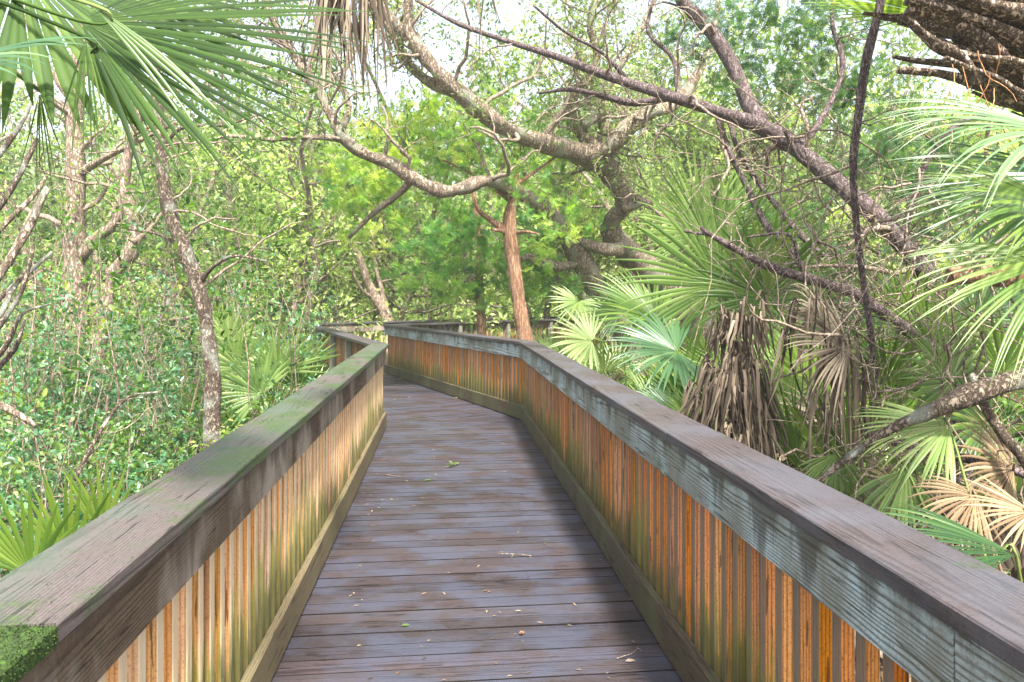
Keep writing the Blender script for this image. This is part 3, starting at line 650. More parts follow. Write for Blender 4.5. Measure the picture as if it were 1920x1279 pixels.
# ---- hanging vine and low branches on the right
def single(name,label,cat,limbs,m,gnarl=.08,sides=10,group=None,tw=()):
    b=limbs[0][0][0]; t=thing(name,label,cat,b,group)
    for i,l in enumerate(limbs):
        a=Acc(); tube(a,l[0],l[1],sides,gnarl); link('stem' if i==0 else 'side_branch', a.mesh('stem',b,True), m, t)
    lv=limbs; al=[]
    for s in tw: lv=sprout(lv,**s); al+=lv
    if 0 < len(al) <= 14:
        for p_,r_ in al:
            a=Acc(); tube(a,p_,r_,3,0,cap=False); link('twig', a.mesh('twig',b,True), M['twig'], t)
    elif al:
        a=Acc()
        for p_,r_ in al: tube(a,p_,r_,3,0,cap=False)
        link('twigs', a.mesh('twigs',b,True), M['twig'], t)
    return t
single('vine','thick reddish vine hanging vertically past the leaning trunk on the right','vine',
  [limb([(1660,-60,19),(1648,20,18),(1625,110,17),(1612,200,16),(1600,300,14),(1604,400,14),(1615,500,13),(1630,600,12),(1640,690,12),(1650,800,12)],[3.9,4.1,4.4])],M['bark_dark'],
  tw=(dict(per_m=4,length=.5,ratio=.25,wig=.35,up=-.05,n=8),))
single('fallen_branch','dark bare branch curving low behind the dead palmetto','branch',
  [limb([(1800,690,22),(1690,610,20),(1600,550,20),(1530,528,18),(1450,503,16),(1385,470,14),(1340,445,10),(1310,425,6)],[4.6,4.9]),
   limb([(1385,468,9),(1340,443,7),(1282,434,4)],[4.9,4.9],3), limb([(1535,528,10),(1500,500,8),(1480,440,6),(1400,445,4)],[4.9,4.8],3)],M['bark_dark'],
  tw=(dict(per_m=6,length=.7,ratio=.3,wig=.35,up=-.02,n=8),dict(per_m=5,length=.3,ratio=.6,wig=.3,up=0,n=5)))
single('fallen_log','dark mossy log slanting up to the right edge','log',
  [limb([(1500,930,10),(1600,850,14),(1680,800,22),(1730,778,30),(1800,748,36),(1870,722,38),(1960,702,42),(2060,690,44)],[3.7,3.5,3.4])],M['bark_slim'],.1,14)
single('fallen_log','thick brown log behind the palm leaflets at the right edge','log',
  [limb([(1780,520,34),(1830,515,40),(1900,520,42),(1990,515,46),(2100,500,48)],[4.4,4.3])],M['bark_cedar'],.1,14)
single('fallen_branch','reddish fallen branch lying among dry fronds at lower right','branch',
  [limb([(1600,800,14),(1680,830,16),(1760,850,17),(1850,868,18),(1960,900,20)],[4.2,3.6])],M['bark_dark'],
  tw=(dict(per_m=7,length=.6,ratio=.3,wig=.35,up=.05,n=8),dict(per_m=6,length=.3,ratio=.6,wig=.3,up=0,n=5)))
single('fallen_branch','blue-grey lichen covered branch near the lower right corner','branch',
  [limb([(1820,700,14),(1850,770,18),(1885,820,20),(1920,860,22),(1960,930,22)],[3.6,3.4])],M['bark_slim'])
# tangle of thin bare twigs over the palmettos
tang=Acc(); r_=np.random.default_rng(44); base=P(1700,640,4.6); allp=[]
for i in range(120):
    p=P(r_.uniform(1480,1920),r_.uniform(300,900),r_.uniform(3.6,5.2)); q=wander(p,[r_.normal(-.4,.8),r_.normal(0,.4),r_.normal(-.3,.7)],r_.uniform(.7,1.8),12,.24,-.02,r_)
    if blocked(q-np.array([.2,0,0])): continue
    allp.append((q,np.linspace(r_.uniform(.004,.011),.002,13)))
al=allp+sprout(allp,3.5,.5,.6,.3,0,n=7,rng=r_)
al+=sprout(al[len(allp):],4,.25,.7,.3,0,n=4,rng=r_)
for p_,q_ in al: tube(tang,p_,q_,4,0,cap=False)
t=thing('bare_bush','tangled bare reddish twigs arching over the palmettos at right','bush',base); link('twigs',tang.mesh('twigs',base,True),M['twig'],t)

# ---- left side trees
slim=[limb([(405,860,38),(398,790,32),(400,720,30),(392,650,29),(384,590,28),(372,540,29),(348,470,28),(322,410,26),(306,340,25),(301,270,23),(297,200,22),(291,130,20),(300,50,16),(292,-50,12)], [5.9,6,6.2]),
 limb([(372,535,12),(400,500,8),(440,480,6),(500,490,4)], [6,5.8]), limb([(300,285,10),(340,240,7),(420,235,5),(500,210,3)], [6.1,6]), limb([(348,470,9),(300,440,6),(240,430,4)],[6,6.2])]
tree('slim_tree','slim lichen-spotted tree leaning left beside the near left railing','tree', slim, M['bark_slim'], gnarl=.12, sides=14, min_z=2.0, twig_mat=M['twig'],
  twig_levels=(dict(per_m=5,length=1.1,ratio=.22,wig=.25,up=.05,n=8), dict(per_m=5,length=.5,ratio=.5,wig=.25,up=0,n=5)),
  leaf=dict(m=M['leaf_bay'], p=dict(per=6,size=.075,jit=.03,tmpl=LEAF6,tt=LEAF6_T)))
lo=[limb([(120,760,62),(138,650,52),(142,570,46),(139,500,40),(138,420,36),(143,340,33),(141,260,31),(140,190,30),(146,120,28),(150,20,22),(140,-80,15)], 11),
 limb([(148,482,26),(180,445,22),(208,425,16),(235,380,12),(240,320,8)], [11,11.4]), limb([(143,330,14),(190,300,12),(250,270,9),(330,230,6)],[11,10.4]),
 limb([(143,200,13),(100,140,11),(60,60,9),(30,0,6)],[11,10.6])]
tree('oak_tree','straight pale-barked oak standing at far left among shrubs','tree', lo, M['bark_pale'], gnarl=.12, sides=14, min_z=3.0, twig_mat=M['twig'],
  twig_levels=(dict(per_m=2.4,length=1.8,ratio=.35,wig=.28,up=.05,n=8), dict(per_m=2.6,length=.8,ratio=.5,wig=.25,up=0,n=5), dict(per_m=4,length=.35,ratio=.6,wig=.25,up=0,n=3)),
  leaf=dict(m=M['leaf_bay'], p=dict(per=5,size=.085,jit=.05)))
lo=[limb([(180,700,26),(196,600,22),(206,535,20),(218,505,25),(244,475,28),(252,440,27),(246,400,25),(232,350,21),(240,290,18),(262,200,15),(250,100,12),(262,0,8)], [9,9.2]),
 limb([(250,455,12),(280,430,9),(320,380,6)],[9,9.3])]
tree('oak_tree','crooked oak with a sharp bend left of the slim tree','tree', lo, M['bark_pale'], gnarl=.14, sides=14, min_z=3.0, twig_mat=M['twig'],
  twig_levels=(dict(per_m=2.6,length=1.4,ratio=.35,wig=.28,up=.05,n=8), dict(per_m=2.6,length=.7,ratio=.5,wig=.25,up=0,n=5), dict(per_m=4,length=.3,ratio=.6,wig=.25,up=0,n=3)),
  leaf=dict(m=M['leaf_oak'], p=dict(per=5,size=.075,jit=.05)))
lo=[limb([(735,640,26),(724,592,22),(705,560,19),(688,525,16),(674,485,14),(660,450,11),(640,400,7)], 17.2),
 limb([(722,590,14),(716,545,10),(702,490,8),(700,430,5)], [17.2,17.5]), limb([(705,560,9),(680,545,7),(655,500,5)],[17.2,16.8])]
tree('small_tree','small forked pale tree behind the far corner of the boardwalk','tree', lo, M['bark_pale'], gnarl=.1, sides=12, min_z=2.2, twig_mat=M['twig'],
  twig_levels=(dict(per_m=2,length=1.4,ratio=.4,wig=.25,up=.1,n=7), dict(per_m=3,length=.6,ratio=.5,wig=.25,up=0,n=5)),
  leaf=dict(m=M['leaf_bay'], p=dict(per=14,size=.08,jit=.09)))
single('fallen_branch','short pale dead branch poking out of the shrubs at the far left edge','branch',[limb([(-60,735,14),(0,760,15),(35,778,13),(68,800,8)],[3.3,3.4],3)],M['bark_pale'])
single('fallen_branch','thin dark dead branch slanting through the lower left shrubs','branch',[limb([(140,900,8),(165,850,8),(200,790,7),(240,745,6),(300,735,4)],[3.3,3.6],3)],M['bark_slim'],tw=(dict(per_m=6,length=.3,ratio=.5,wig=.3,up=0,n=5),))
# dead broken stems at the far left
b=P(-40,640,3.6); t=thing('dead_palmetto','bundle of bare broken brown stalks leaning in from the left edge','dead plant',b)
for pts in ([(-60,590,20),(0,515,22),(45,440,22),(88,352,15)],[(-60,640,12),(0,560,13),(50,515,12),(98,472,8)],[(-70,470,18),(0,385,18),(40,320,16),(70,260,11)],[(-60,500,12),(10,420,13),(60,370,11),(88,330,8)],
            [(-70,700,15),(0,610,15),(40,545,12),(64,462,7)],[(-60,360,16),(-10,300,17),(35,240,12),(60,190,8)],[(-50,720,14),(10,650,14),(40,590,10),(95,570,5)],[(-40,620,14),(0,590,15),(25,540,12),(55,500,8)],[(-40,760,16),(-10,700,16),(30,650,12),(45,600,8)]):
    Y0=r_.uniform(3.3,4.0); l=limb(pts,[Y0,Y0+.3]); a=Acc(); tube(a,l[0],l[1]*.72,8,.1); link('stalk',a.mesh('stalk',b,True),M['bark_slim'] if len(t.children)%3 else M['bark_oak'],t)

# ------------------------------------------------------------------ palms
def fan(acc, c, d, nrm, Rr, n=36, spread=R(250), droop=.5, r0=.45, seed=0, closed=0.0, ragged=.06, stem=0.0, tipw=.05, tone=0, lift=.25):
    """palmate leaf: leaflets fused near the centre, free and drooping at the tips. c centre, d mid-rib direction, nrm upper side"""
    r=np.random.default_rng(seed); d=norm(d); nrm=norm(np.asarray(nrm)-d*np.dot(nrm,d)); s=np.cross(d,nrm)
    dth=spread/n; st=np.array([.04,.18,.32,.46,.58,.70,.80,.89,.96,1.0]); K=len(st)
    for i in range(n):
        th=(i+.5)/n*spread-spread/2; L=Rr*(1-.22*(abs(th)/(spread/2))**2)*(1+r.normal(0,ragged))
        th+=r.normal(0,.015); dirv=math.cos(th)*d+math.sin(th)*s+nrm*lift*(1-.6*abs(th)/(spread/2)); dirv=norm(dirv)
        side=norm(np.cross(dirv,nrm)); up=np.cross(side,dirv)
        p=np.array(c,float).copy(); dv=dirv.copy(); pts=[p+dv*st[0]*L]; dr=droop*(1+r.normal(0,.25))
        tw=r.normal(0,.5)
        for k in range(1,K):
            ds=(st[k]-st[k-1])*L
            if st[k]>r0*.7: dv=norm(dv+np.array([0,0,-1])*dr*ds/Rr*3.0*(st[k]**1.5)+side*tw*ds/Rr*.25)
            pts.append(pts[-1]+dv*ds)
        pts=np.array(pts); tan=np.gradient(pts,axis=0); tan/=np.linalg.norm(tan,axis=1,keepdims=True)
        rr=st*L; w_=np.minimum(rr*dth*.52, r0*Rr*dth*.52*np.clip(1-(np.maximum(st-r0,0)/(1-r0+.001))**1.6,.03,1))*(1-closed*.5)
        sd=side[None]-tan*(tan@side)[:,None]; sd/=np.linalg.norm(sd,axis=1,keepdims=True); u=np.cross(sd,tan)
        fold=.55+closed*.8
        l=pts-sd*w_[:,None]-u*(w_*fold)[:,None]*.5; m_=pts+u*(w_*fold)[:,None]*.5; rt=pts+sd*w_[:,None]-u*(w_*fold)[:,None]*.5
        v=np.stack([l,m_,rt],1).reshape(-1,3); k3=np.arange(K-1)*3
        q=np.concatenate([np.stack([k3,k3+1,k3+4,k3+3],-1),np.stack([k3+1,k3+2,k3+5,k3+4],-1)])
        acc.add(v,None,q,np.clip(.5+tone+r.normal(0,.17)+(.12 if i%2 else -.05),0,1))
def frond(name, parent, base, c, nrm, Rr, m, stem_r=.008, **k):
    """leaf (with its stalk as a sub-part); base and c in parent space"""
    base=np.asarray(base,float); c=np.asarray(c,float); a=Acc(); d=k.pop('d',None)
    if d is None: d=c-base
    fan(a,c,d,nrm,Rr,**k); o=link(name,a.mesh(name),m,parent)
    a=Acc(); mid=(base+c)/2+np.array([0,0,.08*np.linalg.norm(c-base)]); pp,rr=catmull([base,mid,c,c+norm(d)*Rr*.12],[stem_r*1.3,stem_r,stem_r*.8,stem_r*.3],4)
    tube(a,pp,rr,5,0,.5); link('stalk',a.mesh('stalk',smooth=True),m if m.name.find('deep')>=0 else M['stalk'] if m.name.find('dead')<0 and m.name.find('tan')<0 else m,o)
    return o
M['stalk']=leaf_mat('green stalk',[(0,(.10,.16,.03)),(1,(.22,.28,.07))],trans=0.05,rough=.4)

# prototypes of saw palmettos
def palmetto(label, seed, nf, Rr, hh, m, group=None, dead=2, droop=.25, lean=.75):
    r=np.random.default_rng(seed); t=thing('saw_palmetto',label,'palmetto',(0,0,0),group)
    for i in range(nf):
        az=i*2.4+r.normal(0,.3); el=r.uniform(.35,1.35)*lean+.15; L=hh*r.uniform(.65,1.1)
        d=np.array([math.cos(az)*math.cos(el),math.sin(az)*math.cos(el),math.sin(el)]); b=np.array([math.cos(az)*.06,math.sin(az)*.06,.02]); c=b+d*L
        hd=np.array([d[0],d[1],d[2]*.35+r.uniform(-.25,.35)]); nr=np.array([-d[0]*.5,-d[1]*.5,1.0])+r.normal(0,.25,3)
        isd=i>=nf-dead
        frond('frond',t,b,c,nr,Rr*r.uniform(.8,1.15)*(.8 if isd else 1),M['palm_tan'] if isd else m, stem_r=.007,d=hd,n=int(r.integers(24,34)),spread=R(r.uniform(200,290)),droop=droop*(2.5 if isd else 1)*r.uniform(.5,1.4),seed=seed*100+i,closed=.5 if isd else .1)
    return t
GREEN_G='saw palmettos growing beyond the right railing'; LEFT_G='saw palmettos growing left of the boardwalk'; FAR_G='saw palmettos growing under the far trees'
pA=palmetto('saw palmetto clump under the far trees',1,13,.52,.85,M['palm'],FAR_G)
pB=palmetto('saw palmetto clump under the far trees',2,12,.5,.8,M['palm_blue'],FAR_G)
pC=palmetto('saw palmetto clump under the far trees',3,13,.55,1.0,M['palm_pale'],FAR_G,dead=1,droop=.1)
def put(proto,x,y,z,rz,s,label=None,group=None,first=[]):
    if proto.name not in first: first.append(proto.name); o=proto
    else: o=copy_tree(proto)
    o.location=(x,y,z); o.rotation_euler=(0,0,rz); o.scale=(s,s,s)
    if label: o['label']=label
    if group: o['group']=group
    return o
rr_=np.random.default_rng(3)
# far palmettos
for (px,Y,p_) in [(540,17,pC),(600,19,pC),(640,17.5,pB),(655,20,pA),(760,20,pC),(800,18.5,pC),(560,21,pA),(470,16,pA),(430,18,pB),(700,21,pB),(860,22,pB),(940,23,pA),(330,17,pC),(250,20,pA),(1040,23,pC),(1130,23,pB),(1230,20,pA),(1300,22,pB),(1420,19,pA),(150,16,pB),(60,18,pC)]:
    put(p_,(px-960)/F*Y,Y,GZ,rr_.uniform(0,6),rr_.uniform(1.0,1.5))
# right side rows
DL='collapsed heap of dry tan palmetto fronds on the ground beyond the right railing'; DG='collapsed dry palmettos right of the boardwalk'
pD=palmetto(DL,7,14,.42,.55,M['palm_dead'],DG,dead=6,droop=1.0,lean=.45); pD.name='dead_palmetto'; pD['category']='dead palmetto'
for (px,Y,s) in [(1610,3.9,.8),(1700,3.7,.8),(1800,3.5,.8),(1880,3.3,.85),(1530,4.4,.85),(1720,4.5,.95),(1850,4.4,1.0),(1450,5.0,.9),(1780,3.0,.7),(1900,2.8,.7),(1980,3.8,1.0),(1640,5.6,1.2),(1800,6.2,1.3)]:
    put(pD,(px-960)/F*Y,Y,GZ+.25,rr_.uniform(0,6),s*1.5,DL,DG)
RL='leafy saw palmetto in the thicket beyond the right railing'
for (px,Y,p_,s) in [(1090,11.2,pB,1.2),(1150,10.0,pC,1.1),(1190,9.0,pB,1.05),(1230,11,pA,1.3),(1330,9.5,pA,1.4),(1120,13,pC,1.3),(1210,7.6,pB,1.0),(1300,7.3,pA,1.15),(1420,7.5,pC,1.2),(1550,7.0,pA,1.3),(1700,7.5,pB,1.4),(1850,7.0,pA,1.4),(1290,6.0,pB,.9),(1400,5.6,pB,.95),(1500,5.2,pA,1.0),(1640,5.4,pA,1.1),(1780,5.3,pC,1.0),(1900,5.2,pA,1.1),
                    (1250,8.3,pA,1.3),(1350,8.3,pB,1.35),(1480,6.3,pA,1.15),(1600,6.2,pC,1.2),(1700,6.3,pA,1.3),(1820,6.2,pB,1.25),(1600,4.9,pC,.9),(1720,4.8,pB,.95),(1840,4.7,pA,.95),(1450,4.7,pB,.8),(1600,8.5,pC,1.7),(1750,8.6,pA,1.7),(1900,8.8,pC,1.7),(1380,11,pC,1.6),(1500,11,pA,1.7),(1560,4.3,pA,.75),(1680,4.2,pB,.8),(1800,4.2,pA,.8),(1900,4.1,pC,.8),(1480,9,pB,1.4),(1650,9.5,pA,1.5),(1840,9.5,pC,1.5),(1960,8,pB,1.5),(2050,5,pA,1.1)]:
    put(p_,(px-960)/F*Y,Y,GZ,rr_.uniform(0,6),s*rr_.uniform(.9,1.1),RL,GREEN_G)
LL='leafy saw palmetto among the shrubs left of the boardwalk'
for (px,Y,p_,s) in [(495,9.6,pC,.95),(480,8.7,pC,.8),(470,8.3,pC,1.1),(575,11.4,pC,1.0),(430,9.5,pA,1.1),(390,11.5,pC,1.2),(60,3.6,pA,.7),(120,2.7,pA,.55),(20,2.5,pC,.5),(470,7.4,pC,.85),(530,10.4,pC,1.2),(440,8.6,pC,1.1),(-60,4.2,pA,.9),(150,5.2,pA,.8),(250,10,pB,1.2)]:
    put(p_,(px-960)/F*Y,Y,GZ,rr_.uniform(0,6),s,LL,LEFT_G)

# single big leaves that stand out, each on its own plant
def big_palm(label, fr, base, m, dead=False, name='saw_palmetto', cat='palmetto', leafname='frond'):
    t=thing(name,label,cat,base)
    b=np.asarray(base)
    for i,(c,d,nr,Rr,kw) in enumerate(fr):
        kw=dict(kw); mm=kw.pop('m',m); s0=kw.pop('from_',None)
        frond(leafname,t,(np.zeros(3) if s0 is None else np.asarray(s0)-b),np.asarray(c)-b,nr,Rr,mm,d=d,seed=hash((label[:9],i))%1000 if False else i*17+len(label),**kw)
    return t
gb=lambda px,Y: np.array([(px-960)/F*Y,Y,GZ])
big_palm('largest bright green saw palmetto fan right of centre, spread like a sunburst',
 [(P(1350,535,6.0),(-.12,-.1,1),(0,-1,.25),1.0,dict(n=56,spread=R(300),droop=.28,r0=.4,lift=.1)),
  (P(1320,440,6.8),(-.35,0,1),(.2,-1,.3),.95,dict(n=48,spread=R(200),droop=.2,r0=.4)),
  (P(1440,560,5.6),(.3,-.1,1),(-.2,-1,.3),.75,dict(n=44,spread=R(260),droop=.35,m=M['palm'])),
  (P(1230,600,6.2),(-.9,0,.3),(0,-.8,1),.7,dict(n=44,spread=R(220),droop=.35,m=M['palm'])),
  (P(1270,660,5.6),(-1,-.1,.05),(0,-.7,1),.62,dict(n=40,spread=R(240),droop=.4,m=M['palm_blue'])),
  (P(1390,460,7.0),(.1,0,1),(0,-1,.2),.9,dict(n=40,spread=R(160),droop=.15,m=M['palm_pale']))],
 gb(1380,6.1),M['palm_pale'])
big_palm('small dark saw palmetto fan hanging left of the sunburst fan, above the far railing',
 [(P(1085,565,8.8),(-.2,-.3,-.5),(0,-1,.5),.42,dict(n=26,spread=R(250),droop=.3)),
  (P(1160,590,8.4),(-.6,0,.5),(0,-1,.5),.5,dict(n=30,spread=R(220),droop=.3,m=M['palm'])),(P(1110,640,8.0),(-.8,0,.1),(0,-1,.8),.55,dict(n=30,spread=R(220),droop=.4,m=M['palm_pale']))],
 gb(1190,8.8),M['palm'])
big_palm('dark glossy green saw palmetto leaf folded over beside the lower right of the railing',
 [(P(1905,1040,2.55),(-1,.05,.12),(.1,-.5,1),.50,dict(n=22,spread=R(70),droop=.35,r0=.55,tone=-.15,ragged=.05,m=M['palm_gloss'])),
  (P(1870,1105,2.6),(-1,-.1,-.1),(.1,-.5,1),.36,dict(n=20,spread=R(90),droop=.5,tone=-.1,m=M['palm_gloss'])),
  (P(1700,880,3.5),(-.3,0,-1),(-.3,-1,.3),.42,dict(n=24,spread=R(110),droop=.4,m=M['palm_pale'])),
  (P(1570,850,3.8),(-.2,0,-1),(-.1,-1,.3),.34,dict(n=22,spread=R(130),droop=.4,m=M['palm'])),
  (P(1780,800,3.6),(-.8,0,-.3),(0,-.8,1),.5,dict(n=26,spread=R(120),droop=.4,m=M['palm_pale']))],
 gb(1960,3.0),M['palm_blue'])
big_palm('green and yellow fans in front of the foot of the leaning dark trunk',
 [(P(1740,640,4.7),(-.2,0,1),(0,-1,.3),.5,dict(n=36,spread=R(240),droop=.35)),(P(1830,600,4.9),(.1,0,1),(0,-1,.3),.55,dict(n=36,spread=R(220),droop=.35,m=M['palm_blue'])),
  (P(1780,720,4.2),(-.6,0,.5),(0,-1,.4),.45,dict(n=32,spread=R(220),droop=.5,m=M['palm_pale'])),(P(1880,700,4.4),(-.1,0,1),(0,-1,.4),.5,dict(n=34,spread=R(220),droop=.4)),
  (P(1660,720,4.6),(.2,0,1),(0,-1,.3),.42,dict(n=30,spread=R(200),droop=.3,m=M['palm'])),(P(1690,590,5.1),(0,0,1),(0,-1,.3),.45,dict(n=30,spread=R(180),droop=.25)),
  (P(1770,670,4.4),(.3,0,-.9),(0,-1,.2),.35,dict(n=20,spread=R(120),droop=.6,closed=.4,m=M['palm_dead'])),(P(1850,800,4.0),(-.5,0,.2),(0,-1,.5),.4,dict(n=28,spread=R(200),droop=.5)),(P(1900,880,3.6),(-.8,0,.2),(0,-1,.5),.38,dict(n=26,spread=R(180),droop=.5,m=M['palm_tan'],closed=.4))],
 gb(1790,4.9),M['palm'])
big_palm('dry tan palmetto leaf lying at the right edge above the railing',
 [(P(1935,960,2.9),(-.9,0,-.1),(0,-.6,1),.30,dict(n=20,spread=R(140),droop=.3,closed=.4)),
  (P(1830,930,3.3),(-.6,0,-.4),(0,-.8,.6),.32,dict(n=20,spread=R(150),droop=.6,closed=.5)),
  (P(1700,930,3.6),(-.7,0,.2),(0,-.8,.6),.3,dict(n=18,spread=R(130),droop=.8,closed=.5))],
 gb(1990,3.2),M['palm_tan'],name='dead_palmetto',cat='dead palmetto',leafname='dead_frond')
big_palm('upright light green saw palmetto fans just behind the middle of the left railing',
 [(P(520,700,7.6),(-.1,0,1),(.1,-1,.2),.62,dict(n=26,spread=R(190),droop=.08,r0=.4)),(P(450,690,7.9),(-.3,0,1),(0,-1,.2),.6,dict(n=24,spread=R(200),droop=.1,r0=.4)),
  (P(580,680,8.3),(.1,0,1),(0,-1,.2),.5,dict(n=22,spread=R(150),droop=.06,r0=.35)),(P(490,740,7.3),(-.7,0,.6),(0,-1,.5),.55,dict(n=24,spread=R(200),droop=.25)),(P(560,730,7.7),(.2,0,1),(0,-1,.3),.5,dict(n=20,spread=R(160),droop=.1,m=M['palm'])),
  (P(430,640,8.6),(.2,0,1),(0,-1,.2),.55,dict(n=22,spread=R(180),droop=.1))],gb(510,7.9),M['palm_pale'])
big_palm('dark green upright saw palmetto blades low beside the near left railing',
 [(P(130,1060,2.7),(.25,0,1),(0,-1,.3),.42,dict(n=16,spread=R(120),droop=.12,r0=.4)),(P(60,1080,2.6),(-.1,0,1),(0,-1,.3),.38,dict(n=16,spread=R(130),droop=.15,r0=.4)),(P(190,1000,3.0),(.3,0,1),(0,-1,.3),.36,dict(n=14,spread=R(120),droop=.15,r0=.4))],gb(100,2.9),M['palm'])
# dead brown leaves hanging like shaggy skirts
def skirt(acc, top, h, w0, w1, n, seed, wd=.028, back=.25):
    r=np.random.default_rng(seed)
    for i in range(n):
        a=r.uniform(-1,1); b=r.uniform(-1,1)*back; p=np.array(top)+np.array([a*w0,b*w0,r.normal(0,.03)]); L=h*r.uniform(.45,1.05); K=8
        tgt=np.array([a*w1+r.normal(0,.03),b*w1,-L]); tw=r.uniform(0,3); wb=wd*r.uniform(.5,1.2); v=[]
        ph=r.uniform(0,6); am=r.uniform(.01,.035); arch=r.uniform(.02,.10)
        for k in range(K+1):
            t=k/K; c=p+tgt*np.array([t**.8,t**.8,t])+np.array([am*math.sin(ph+4*t),am*math.cos(ph+3*t),arch*math.sin(min(t*3,1)*math.pi)])
            an=tw+t*r.uniform(.2,1.0)*1.3; sd=np.array([math.cos(an),math.sin(an),.1])*wb*(math.sin(math.pi*min(t*.9+.16,1))**.7)*.5
            v+=[c-sd, c+np.array([-math.sin(an),math.cos(an),0])*wb*.22, c+sd]
        k3=np.arange(K)*3; q=np.concatenate([np.stack([k3,k3+1,k3+4,k3+3],-1),np.stack([k3+1,k3+2,k3+5,k3+4],-1)])
        acc.add(np.array(v),None,q,np.clip(r.normal(.45,.32),0,1))
b=gb(1385,4.2); t=thing('dead_palmetto','shaggy grey-brown dead palmetto stump leaning over the right railing','dead palmetto',b)
for (px,py,hp,w0,w1,n,nm) in [(1385,600,95,48,40,46,'dead_frond'),(1375,690,170,50,74,60,'dead_frond'),(1345,735,130,50,60,34,'dead_frond'),(1400,800,130,45,60,34,'dead_frond')]:
    a=Acc(); skirt(a,P(px,py,4.1)-b,hp/F*4.1,w0*.85/F*4.1,w1*.8/F*4.1,int(n*2.2),px,.02); link(nm,a.mesh(nm),M['palm_dead'],t)
a=Acc(); l=catmull([np.zeros(3),np.array([.0,0,.8]),P(1385,640,4.2)-b],[.09,.08,.06]); tube(a,l[0],l[1],10,.2); link('trunk',a.mesh('trunk',smooth=True),M['bark_palm'],t)
b=gb(1560,3.9); t=thing('dead_palmetto','thin brown drooping dead palmetto fronds hanging beside the shaggy stump','dead palmetto',b)
for (px,py,hp,w0,w1,n) in [(1520,565,150,26,50,13),(1575,640,240,26,40,22),(1600,700,190,20,60,12),(1480,620,150,14,30,6)]:
    a=Acc(); skirt(a,P(px,py,3.9)-b,hp/F*3.9,w0/F*3.9,w1/F*3.9,int(n*1.6),px,.016); link('dead_frond',a.mesh('dead_frond'),M['palm_dead'],t)
a=Acc(); fan(a,P(1590,650,3.9)-b,(-1,0,.15),(0,-1,.4),.42,n=26,spread=R(150),droop=.45,seed=5,closed=.5); fan(a,P(1540,600,4.0)-b,(-.8,0,.6),(0,-1,.4),.3,n=20,spread=R(120),droop=1.3,seed=8,closed=.6)
link('dead_frond',a.mesh('dead_frond'),M['palm_dead'],t)
for (x0,y0,x1,y1) in [(1590,900,1590,655),(1540,900,1545,600),(1500,880,1520,590),(1640,900,1600,690),(1545,900,1610,720)]:
    a=Acc(); p0=P(x0,y0,3.95)-b; p1=P(x1,y1,3.9)-b; p0[2]=min(p0[2],0); l=catmull([p0,(p0+p1)/2+[.02,0,0],p1],[.012,.009,.007]); tube(a,l[0],l[1],6,.1); link('stalk',a.mesh('stalk'),M['palm_dead'],t)
b=gb(1620,4.4); t=thing('saw_palmetto','palmetto with upright yellow-green blades right behind the dead fronds','palmetto',b)
for i,(x,y,dx,c) in enumerate([(1590,800,-.25,.1),(1555,790,-.4,0),(1625,790,.1,.1),(1500,800,-.5,-.1)]):
    frond('frond',t,(0,0,.05),P(x,y+80,4.2)-b,(0,-1,.1),.62,M['palm'],d=(dx,0,1),n=14,spread=R(50),droop=.12,seed=i+60,tone=c)

